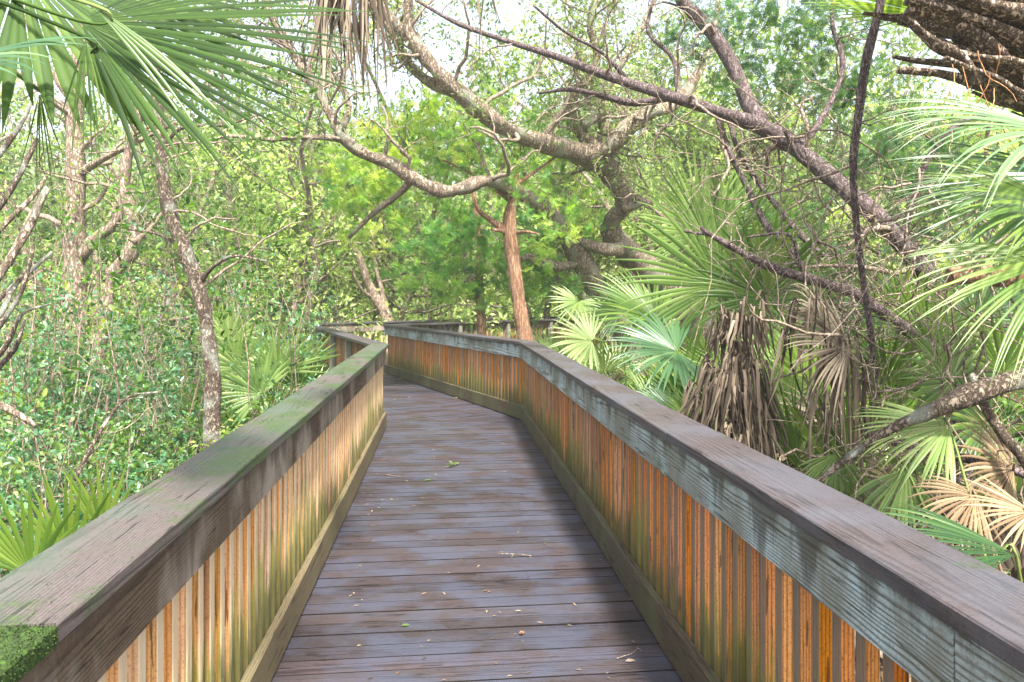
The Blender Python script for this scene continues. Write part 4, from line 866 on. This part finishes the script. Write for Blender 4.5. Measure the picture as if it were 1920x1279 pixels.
# overhanging cabbage palm at the upper right: leaning trunk with old leaf bases
def palm_big():
    Y=3.3; pts=[P(2420,560,Y),P(2200,300,Y),P(2060,160,Y),P(1960,70,Y),P(1880,-10,Y),P(1800,-110,Y),P(1740,-260,Y+.1)]
    pts=[np.array([pts[0][0]+.5,Y,GZ-.1])]+pts; l=catmull(pts,[.26,.24,.24,.25,.27,.27,.25,.2],5); b=l[0][0]
    t=thing('cabbage_palm','overhanging cabbage palm trunk with split brown leaf bases at upper right','palm tree',b)
    a=Acc(); tube(a,l[0],l[1],18,.14); link('trunk',a.mesh('trunk',b,True),M['bark_palm'],t)
    r=np.random.default_rng(21); n=len(l[0])
    for k in range(92):
        i=r.integers(10,n-1); th=r.uniform(0,2*math.pi); tn=norm(l[0][min(i+1,n-1)]-l[0][i]); e1=norm(np.cross(tn,[0,1,0])); e2=np.cross(tn,e1)
        o=(math.cos(th)*e1+math.sin(th)*e2); p=l[0][i]+o*l[1][i]*.75; L=r.uniform(.18,.42)
        d=norm(tn*1.0+o*.6+r.normal(0,.3,3)); side=norm(np.cross(d,o)); 
        a=Acc()
        for sg in ((-1,1) if r.random()<.6 else (1,)):
            q=np.array([p+side*sg*.05, p+side*sg*.035+d*L*.35+o*.02, p+side*sg*.018+d*L*.7+o*.03, p+d*L*r.uniform(.9,1.15)+side*sg*r.uniform(-.02,.05)+o*.02]); qq,rr=catmull(q,[.05,.04,.03,.014],3)
            tube(a,qq,rr*r.uniform(.55,1.1),8,.16,flat=r.uniform(.35,.7))
        link('leaf_base',a.mesh('leaf_base',b,True),M['bark_palm'],t)
    for (q,r0) in [([(1925,200),(1850,165),(1770,140),(1685,132)],.028),([(1960,110),(1880,60),(1800,30),(1700,0)],.04),([(1990,150),(1900,120),(1830,110),(1790,100)],.03),([(1960,40),(1840,10),(1760,-30),(1690,-70)],.045),([(1900,140),(1820,60),(1750,30),(1700,20)],.035),([(2000,230),(1930,190),(1860,150),(1770,110)],.03),([(1830,160),(1800,110),(1750,80),(1705,40)],.03)]:
        Yk=Y-.32+r.uniform(0,.1); qq,rr=catmull([P(x,y,Yk) for x,y in q],[r0*1.5,r0*1.2,r0,r0*.8],5); a=Acc(); tube(a,qq,rr,9,.14,flat=.6); link('leaf_base',a.mesh('leaf_base',b,True),M['bark_palm'],t)
    # thin orange roots hanging
    for i in range(8):
        x=r.uniform(1780,1960); q=wander(P(x,r.uniform(60,180),Y-.38),[r.normal(0,.3),0,-1],r.uniform(.2,.45),8,.18,0,r); a=Acc(); tube(a,q,np.linspace(.0025,.0012,9),4,0,cap=False); link('root',a.mesh('root',b),M['root'],t)
    fr=[]
    for i,(cx,cy,cY,d,nr,Rr,kw) in enumerate([
        (1990,250,2.8,(-.9,-.1,-.1),(-.1,-.8,.9),.78,dict(n=44,spread=R(120),droop=.6,r0=.36,m=M['palm_blue'],tone=.1)),
        (2010,480,2.6,(-.75,-.1,-.4),(-.4,-.8,.5),.72,dict(n=34,spread=R(100),droop=.35,r0=.36,m=M['palm'])),
        (2030,330,2.9,(-.8,0,-.5),(-.5,-.8,.4),.85,dict(n=34,spread=R(90),droop=.35,r0=.4,m=M['palm_blue'],tone=.15)),
        (2010,400,2.7,(-.9,-.1,.0),(-.2,-.8,.8),.66,dict(n=30,spread=R(120),droop=.5,r0=.34,m=M['palm'])),
        (2030,330,3.3,(-.8,0,-.2),(-.5,-.8,.5),.9,dict(n=32,spread=R(90),droop=.4,r0=.3,m=M['palm_blue'])),
        (1760,30,4.2,(-1,0,.05),(0,-.2,1),.85,dict(n=30,spread=R(200),droop=.15,r0=.4,m=M['palm'])),
        (1720,-40,4.6,(-1,0,-.1),(0,-.5,1),.9,dict(n=30,spread=R(180),droop=.25,r0=.4,m=M['palm_blue']))]):
        m=kw.pop('m'); c=P(cx,cy,cY)-b; s0=l[0][int(n*(.55 if i<4 else .9))]-b
        frond('frond',t,s0,c,nr,Rr,m,d=d,seed=300+i,stem_r=.014,**kw)
    return t
M['root']=bark_mat('orange root',(.25,.08,.03),(.45,.2,.08),(.6,.32,.16),20,.1)
palm_big()
# overhanging palm at the upper left: only its leaves reach into view
b=np.array([-3.1,1.6,GZ])
t=thing('cabbage_palm','palm at upper left whose large green fan leaf spreads over the corner','palm tree',b)
l=catmull([b-b,np.array([.2,0,1.2]),np.array([.8,.15,2.5]),P(-330,-10,1.9)-b],[.2,.17,.16,.15],5); a=Acc(); tube(a,l[0],l[1],14,.1); link('trunk',a.mesh('trunk',smooth=True),M['bark_palm'],t)
hub=P(-330,-10,1.9)-b
for (px,py,Y,nr,Rr,m_,d,kw) in [
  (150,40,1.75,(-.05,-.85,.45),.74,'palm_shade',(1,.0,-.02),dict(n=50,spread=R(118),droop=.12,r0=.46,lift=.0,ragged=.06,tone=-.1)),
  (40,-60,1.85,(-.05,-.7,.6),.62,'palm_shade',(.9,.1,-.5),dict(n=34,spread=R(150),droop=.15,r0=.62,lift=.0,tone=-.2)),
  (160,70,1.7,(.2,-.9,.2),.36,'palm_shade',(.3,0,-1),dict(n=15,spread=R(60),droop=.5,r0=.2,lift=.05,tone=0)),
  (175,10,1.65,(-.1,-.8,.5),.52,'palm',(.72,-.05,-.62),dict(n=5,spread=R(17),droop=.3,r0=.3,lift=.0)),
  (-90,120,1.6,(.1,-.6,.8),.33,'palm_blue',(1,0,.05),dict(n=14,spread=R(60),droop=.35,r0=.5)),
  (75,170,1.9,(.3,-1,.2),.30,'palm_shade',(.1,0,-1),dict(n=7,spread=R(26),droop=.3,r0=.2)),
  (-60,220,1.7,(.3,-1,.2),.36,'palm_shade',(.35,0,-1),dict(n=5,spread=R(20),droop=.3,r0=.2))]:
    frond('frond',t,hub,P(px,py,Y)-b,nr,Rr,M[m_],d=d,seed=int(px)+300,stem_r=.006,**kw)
# dead strands hanging at the top centre
b=P(655,-120,3.0); t=thing('dead_palm_frond','bunch of brown dead palm strips hanging down at top left of centre','dead frond',b)
a=Acc(); skirt(a,np.zeros(3),325/F*3,34/F*3,46/F*3,90,91,.016,.4); link('strips',a.mesh('strips'),M['palm_dead'],t)
a=Acc(); skirt(a,np.array([-.15,.1,0]),215/F*3,20/F*3,22/F*3,12,92,.016,.4); link('strips',a.mesh('strips'),M['palm_dead'],t)
a=Acc(); l=catmull([np.array([0,0,.02]),np.array([.05,.05,.5]),np.array([.3,.2,1.2]),np.array([.9,.5,1.9])],[.02,.02,.025,.03]); tube(a,l[0],l[1],7,.1); link('stalk',a.mesh('stalk'),M['palm_dead'],t)
b=P(905,-100,3.4); t=thing('dead_palm_frond','single thin pair of brown strips hanging at top centre','dead frond',b)
a=Acc(); skirt(a,np.zeros(3),215/F*3.4,10/F*3.4,14/F*3.4,5,93,.018,.4); link('strips',a.mesh('strips'),M['palm_dead'],t)

# ------------------------------------------------------------------ shrubs, saplings, far trees
BLOCK[0]=False
def shrub(name,label,cat,seed,H,m,leaf,per,nst=7,tmpl=LEAF,tt=LEAF_T,group=None,spreadr=.5,lv=(5,.5,6,.25)):
    r=np.random.default_rng(seed); t=thing(name,label,cat,(0,0,0),group); st=[]
    for i in range(nst):
        az=r.uniform(0,6.28); d=np.array([math.cos(az)*spreadr,math.sin(az)*spreadr,1.]); L=H*r.uniform(.6,1.08)
        q=wander([math.cos(az)*.05,math.sin(az)*.05,-.05],d,L,10,.13,.03,r); st.append((q,np.linspace(.006+.004*H,.002,11)))
    b1=sprout(st,lv[0],lv[1],.6,.25,.1,n=6,rng=r,t0=.12); b2=sprout(b1,lv[2],lv[3],.7,.25,.05,n=4,rng=r,t0=.1)
    a=Acc(); 
    for p_,q_ in st: tube(a,p_,q_,5,0,cap=False)
    for p_,q_ in b1: tube(a,p_,q_,3,0,cap=False)
    link('stems',a.mesh('stems',smooth=True),M['twig'],t)
    a=Acc(); leaves_on(a,b1+b2,per,leaf,.02,tmpl,tt,r,1.1,.7); link('leaves',a.mesh('leaves'),m,t)
    return t
SL='small-leaved shrub in the thicket left of the boardwalk'; SG='small leaved shrubs of the left thicket'
sh=[shrub('shrub',SL,'shrub',1,1.25,M['leaf_shrub'],.042,12,9,LEAF6,LEAF6_T,SG),
    shrub('shrub',SL,'shrub',2,1.1,M['leaf_shrub'],.038,13,8,LEAF6,LEAF6_T,SG),
    shrub('shrub',SL,'shrub',3,1.5,M['leaf_bay'],.045,9,8,LEAF6,LEAF6_T,SG)]
rs=np.random.default_rng(17)
def sh_put(k,x,y,s,label=SL,group=SG): 
    o=put(sh[k],x,y,GZ,rs.uniform(0,6.28),s,label,group); return o
sh+=[shrub('shrub',SL,'shrub',4,1.3,M['leaf_shrub'],.062,7,6,LEAF6,LEAF6_T,SG,.45),
    shrub('shrub',SL,'shrub',5,1.2,M['grassy'],.03,8,16,LEAF,LEAF_T,SG,.7),
    shrub('shrub',SL,'shrub',6,1.5,M['leaf_shrub'],.036,4,12,LEAF6,LEAF6_T,SG,.6)]
for i in range(104):
    Y=rs.uniform(1.6,13.5); x0=-1.35-.0962*Y; x1=-.80*Y-1.2
    if Y>9: x0=-1.9-.45*(Y-9)
    x=rs.uniform(x1,x0)
    if Y<3.6: s=rs.uniform(.65,.9)
    else: s=rs.uniform(.9,1.25)+.10*(Y-4)*rs.uniform(.3,1)
    if Y>8 and -4.6<x: s*=.75
    if (x-x0)>-.5: s*=.72
    px_=960+x/Y*F
    if Y>6.5 and 405<px_<650: continue
    if Y<3.4 and px_<260: continue
    if 380<px_<640 and 3.6<Y<=6.5: s*=.7
    sh_put(int(rs.choice([0,0,1,2,3,4,5,5])),x,Y,s)
SR='small-leaved shrub between the palmettos on the right'; RG='small leaved shrubs right of the boardwalk'
for i in range(46):
    Y=rs.uniform(3.0,15); x=rs.uniform(1.9+.02*Y,.8*Y+1.2) if Y<9 else rs.uniform(1.2,.8*Y)
    sh_put(int(rs.integers(0,6)),x,Y,rs.uniform(.6,.95)+.03*Y,SR,RG)
# taller saplings
TL='thin sapling with glossy leaves standing above the left shrubs'; TG='thin saplings above the left shrubs'
sap=[shrub('sapling',TL,'sapling',11,3.0,M['leaf_shrub'],.06,7,4,LEAF6,LEAF6_T,TG,.22,(4,.6,5,.3)),
     shrub('sapling',TL,'sapling',12,3.3,M['leaf_bay'],.075,6,4,LEAF6,LEAF6_T,TG,.25,(3.5,.7,4.5,.35)),
     shrub('sapling',TL,'sapling',13,2.6,M['leaf_shrub'],.055,8,5,LEAF6,LEAF6_T,TG,.2,(4,.5,5,.3))]
for (px,Y,k,s) in [(480,7.2,0,.95),(540,8.5,0,1.0),(330,6.8,2,.9),(250,6.5,1,.95),(200,7.5,0,1.1),(90,7.0,2,1.05),(20,6,1,.9),(420,8.8,1,1.05),(350,9.5,1,1.2),(60,9,0,1.2),(140,8.6,1,1.1),(300,8,0,1.1),(620,13.5,0,1.0),(500,11,1,1.2),(560,12.5,2,1.15),(-40,7,0,1.1),(230,11,1,1.3),(430,12.5,0,1.4),(330,12,2,1.5),(100,12,1,1.3)]:
    put(sap[k],(px-960)/F*Y,Y,GZ,rs.uniform(0,6.28),s,TL,TG)

FT='pale green tree in the wood beyond the boardwalk'; FG='pale trees in the wood beyond the boardwalk'
def far_tree(seed,H,m,bark,dens=1.0):
    r=np.random.default_rng(seed); t=thing('forest_tree',FT,'tree',(0,0,0),FG); tr=[]
    n=int(r.integers(1,4)); az0=r.uniform(0,6)
    for i in range(n):
        az=az0+i*2.3; q=wander([.1*math.cos(az),.1*math.sin(az),-.1],[.45*math.cos(az),.45*math.sin(az),1],H*r.uniform(.8,1.05),16,.16,.04,r); tr.append((q,np.linspace(.16 if n==1 else .12,.03,17)))
    b1=sprout(tr,1.5*dens,H*.33,.45,.22,.12,n=9,rng=r,t0=.25); b2=sprout(b1,2.0*dens,H*.15,.5,.25,.05,n=6,rng=r,t0=.2); b3=sprout(b2,2.2,.6,.6,.2,.0,n=3,rng=r)
    a=Acc()
    for p_,q_ in tr: tube(a,p_,q_,8,.1)
    link('trunk',a.mesh('trunk',smooth=True),bark,t)
    a=Acc()
    for p_,q_ in b1+b2: tube(a,p_,q_,4,0,cap=False)
    link('branches',a.mesh('branches',smooth=True),bark,t)
    a=Acc(); leaves_on(a,b2+b3,13,.16,.15,rng=r,wid=1.2,clump=.6); link('crown',a.mesh('crown'),m,t)
    return t
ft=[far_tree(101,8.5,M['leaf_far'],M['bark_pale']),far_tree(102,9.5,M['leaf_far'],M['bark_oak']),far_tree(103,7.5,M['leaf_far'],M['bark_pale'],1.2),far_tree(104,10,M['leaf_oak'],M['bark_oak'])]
for i in range(84):
    Y=17+rs.random()**.9*36; x=rs.uniform(-.95,.95)*Y
    if Y<26 and abs(x-0.0)<3 and Y<21: x+=6
    put(ft[int(rs.choice([0,0,1,1,2,2,3]))],x,Y,GZ,rs.uniform(0,6.28),rs.uniform(.85,1.35),FT,FG)
# nearer leafy trees whose crowns close the canopy, trunks left and right
NT='leafy oak of the middle distance filling the canopy beside the boardwalk'; NG='leafy oaks beside the boardwalk'
for (x,y,k,s) in [(-9,15,3,.9),(-12,12,1,.8),(-7.5,18,1,.85),(6.5,15,3,.85),(10,13,1,.85),(8.5,10,2,.8),(-10.5,9.5,2,.75),(4.5,19,1,.9),(-3,22,0,.8),(13,16,3,.9),(1.5,24,1,.9),(11,20,2,1),(3.6,18.5,1,.95),(-5.5,20,1,1.05),(8,17,1,1.0),(12,12,3,1.0),(-3.5,19,3,1.0),(-1.2,19.5,1,1.05),(1.4,20,3,1.0),(4.2,17.5,1,.95),(6.0,15.5,3,.9),(8.6,14,1,.9),(2.4,24,3,1.2),(-6,16.5,1,.9),(5.2,20,1,1.15),(9.5,18,3,1.1)]:
    put(ft[k],x,y,GZ,rs.uniform(0,6),s,NT,NG)

# far thicket reading as one mass
def mass(name,label,cat,n_cl,per,ysp,zt,size,m,seed,csz=(1.2,.9),ymin=0):
    r=np.random.default_rng(seed); a=Acc()
    Y=ysp[0]+(ysp[1]-ysp[0])*r.random(n_cl)**.8; X=r.uniform(-1.05,1.05,n_cl)*Y; Z=GZ+r.random(n_cl)**1.2*zt
    tone=r.uniform(0,1,n_cl)
    c=np.repeat(np.stack([X,Y,Z],1),per,0)+r.normal(0,1,(n_cl*per,3))*np.array([csz[0],csz[0],csz[1]])*.5
    c[:,2]=np.maximum(c[:,2],GZ)
    rn=np.clip(np.repeat(tone,per)*.6+r.uniform(0,.4,len(c)),0,1)
    scatter(a,c,r.normal(0,1,c.shape),size*r.uniform(.6,1.4,len(c)),LEAF,LEAF_T,r,rn,1.3,.4)
    return tag(link(name,a.mesh(name),m),label,cat,None,'stuff')
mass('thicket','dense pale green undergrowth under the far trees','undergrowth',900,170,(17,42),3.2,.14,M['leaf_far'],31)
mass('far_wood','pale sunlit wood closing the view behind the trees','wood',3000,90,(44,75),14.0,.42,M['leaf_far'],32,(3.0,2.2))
# ground cover near the path: grass, seedlings, fallen leaves
def blades(n,seed,reg,L):
    r=np.random.default_rng(seed); a=Acc(); pts=reg(r,n); k=len(pts); az=r.uniform(0,6.28,k); ln=L*r.uniform(.4,1.3,k)
    d=np.stack([np.cos(az)*.45,np.sin(az)*.45,np.ones(k)],1); s=np.stack([-np.sin(az),np.cos(az),np.zeros(k)],1)*(.004*r.uniform(.6,1.8,k))[:,None]
    p1=pts+d*(ln*.55)[:,None]; d2=d.copy(); d2[:,2]-=.9; p2=p1+d2*(ln*.5)[:,None]
    v=np.stack([pts-s,pts+s,p1-s*.8,p1+s*.8,p2],1).reshape(-1,3); b=(np.arange(k)*5)[:,None]
    a.add(v,np.concatenate([b+[[2,3,4]]]),np.concatenate([b+[[0,1,3,2]]]),np.repeat(r.uniform(0,1,k),5)); return a
def reg_lr(r,n):
    Y=1+13*r.random(n)**1.1; L=r.random(n)<.6; xl=-1.25-.0962*Y-r.random(n)*(.75*Y+1.2); xr=1.35-.06*Y+r.random(n)*(.75*Y+1.5)
    xr=np.where(Y>9,xr+.3,xr); xl=np.where(Y>9,xl-.45*(Y-9)-.5,xl)
    return np.stack([np.where(L,xl,xr),Y,np.full(n,GZ-.02)+.05*np.sin(3*Y)],1)
tag(link('grass',blades(90000,5,reg_lr,.5).mesh('grass'),M['grass']),'long thin grass among the shrubs and palmettos','grass',None,'stuff')
r=np.random.default_rng(77); a=Acc(); p=reg_lr(r,60000); p[:,2]+=.06+r.random(60000)*.06
scatter(a,p,np.stack([r.normal(0,1,60000),r.normal(0,1,60000),r.normal(0,.3,60000)],1),r.uniform(.03,.1,60000),LEAF,LEAF_T,r,None,1.0,3)
tag(link('leaf_litter',a.mesh('leaf_litter'),M['litter']),'brown fallen leaves covering the forest floor','leaf litter',None,'stuff')
r=np.random.default_rng(78); a=Acc(); p=reg_lr(r,45000); p[:,2]+=r.random(45000)**1.5*.5+.05
scatter(a,p,r.normal(0,1,(45000,3)),r.uniform(.02,.055,45000),LEAF6,LEAF6_T,r,None,1.3,1.2)
tag(link('ground_cover',a.mesh('ground_cover'),M['leaf_shrub']),'low leafy ground cover beside the boardwalk','ground cover',None,'stuff')

# ------------------------------------------------------------------ litter on the deck
r=np.random.default_rng(90); a=Acc(); n=430; s=1.2+8.5*r.random(n); u=UL+.03+(UR-UL-.06)*r.random(n); xy=D1[None]*s[:,None]+N1[None]*u[:,None]
p=np.concatenate([xy,np.full((n,1),.004)],1); scatter(a,p,np.stack([r.normal(0,1,n),r.normal(0,1,n),r.uniform(0,.15,n)],1),r.uniform(.015,.055,n)*r.uniform(.5,1,n),LEAF,LEAF_T,r,None,.7,8)
n=160; s=8.5+6*r.random(n); q0=Aa+(Bb-Aa)*((s-8.5)/6)[:,None]-N1*0; q0=q0-np.array([.89,.457])*(.06+1.3*r.random(n))[:,None]
p=np.concatenate([q0,np.full((n,1),.004)],1); scatter(a,p,np.stack([r.normal(0,1,n),r.normal(0,1,n),r.uniform(0,.15,n)],1),r.uniform(.015,.05,n),LEAF,LEAF_T,r,None,.9,8)
M['bits']=leaf_mat('dry bits',[(0,(.05,.035,.02)),(.35,(.14,.09,.05)),(.7,(.30,.22,.13)),(.88,(.50,.43,.30)),(1,(.12,.17,.04))],trans=.0,rough=.7,tint=(1,1,1))
tag(link('scattered_debris',a.mesh('scattered_debris'),M['bits']),'small dry leaves and chips scattered over the boardwalk planks','debris',None,'stuff')
def onto(px,py,z=.006): Y=F*(EYE-z)/(py-HY); return np.array([(px-960)/F*Y,Y,z])
def twig(label,px,py,L,ang,r0,m,seed,cat='twig',name='fallen_twig',leaves=0):
    rg=np.random.default_rng(seed); b=onto(px,py,.012); t=thing(name,label,cat,b); q=wander([0,0,0],[math.cos(ang),math.sin(ang),0],L,8,.16,0,rg); q[:,2]=np.abs(q[:,2])*.25
    q-=q.mean(0)*np.array([1,1,0]); l=[(q,np.linspace(r0,r0*.5,9))]; l+=sprout(l,7,L*.4,.7,.2,0,n=4,rng=rg)
    a=Acc()
    for p_,q_ in l: p_=p_.copy(); p_[:,2]=np.abs(p_[:,2])*.5; tube(a,p_,q_,5,0)
    link('stem',a.mesh('stem',smooth=True),m,t)
    if leaves:
        a=Acc(); leaves_on(a,l,leaves,.05,.015,LEAF6,LEAF6_T,rg,flat=3); v=np.concatenate(a.v); 
        for k in range(len(a.v)): a.v[k][:,2]=np.abs(a.v[k][:,2])*.5+.004
        link('leaves',a.mesh('leaves'),M['leaf_oak'],t)
twig('pale forked dead twig against the kick board at the bend',866,742,.62,.9,.010,M['bark_pale'],1)
twig('small sprig of green leaves on the middle of the boardwalk',848,873,.2,.2,.003,M['twig'],2,'sprig','fallen_sprig',7)
twig('thin dark twig left of the leafy sprig',738,892,.2,.0,.003,M['twig'],3)
twig('short curled twig near the right side of the boardwalk',965,1040,.22,.1,.003,M['bark_pale'],4)
twig('fine curly twig beside the right kick board at the bottom',1180,1225,.16,.6,.002,M['twig'],5)
twig('leafy scraps gathered by the far kick board',750,712,.3,.2,.004,M['twig'],6,'sprig','fallen_sprig',6)
def small_leaf(label,px,py,L,ang,m,z=.006):
    a=Acc(); b=onto(px,py,z); scatter(a,[(0,0,0)],[(math.cos(ang),math.sin(ang),.05)],L,LEAF6,LEAF6_T,np.random.default_rng(4),np.array([.7]),1.3,9)
    o=link('fallen_leaf',a.mesh('fallen_leaf'),m,None,b); tag(o,label,'leaf')
small_leaf('pale oval leaf beside the right kick board',1180,1124,.055,.4,M['bits'])
small_leaf('brown curled leaf near the bottom right of the boardwalk',1172,1240,.05,.1,M['palm_dead'])
small_leaf('dark green leaf left of the boardwalk centre',795,901,.07,.2,M['leaf_oak'])
small_leaf('narrow green leaf near the bottom centre of the planks',752,1173,.045,.1,M['leaf_oak'])
b=onto(978,1186,.012); bm=bmesh.new(); bmesh.ops.create_uvsphere(bm,u_segments=14,v_segments=10,radius=.0095)
for v in bm.verts: v.co.x*=1.35; v.co.x+= .003 if v.co.x>.010 else 0
me=bpy.data.meshes.new('acorn'); bm.to_mesh(me); bm.free(); t=link('acorn',me,M['bark_cedar'],None,b); tag(t,'small round acorn on the near planks','acorn')

# ------------------------------------------------------------------ pale haze in the air of the wood
hm=bpy.data.materials.new('pale haze'); hm.use_nodes=True; hn=hm.node_tree; hn.nodes.clear()
ho=hn.nodes.new('ShaderNodeOutputMaterial'); pv=hn.nodes.new('ShaderNodeVolumePrincipled')
pv.inputs['Color'].default_value=(.95,.96,.93,1); pv.inputs['Density'].default_value=.0024; pv.inputs['Anisotropy'].default_value=.2
hn.links.new(pv.outputs[0],ho.inputs['Volume'])
bm=bmesh.new(); bmesh.ops.create_cube(bm,size=1)
for v in bm.verts: v.co=Vector((v.co.x*360,v.co.y*360+10,(v.co.z+.5)*20-2.2))
me=bpy.data.meshes.new('haze'); bm.to_mesh(me); bm.free()
tag(link('haze',me,hm),'thin pale haze in the air of the wood','haze',kind='stuff')
sc.cycles.volume_bounces=0
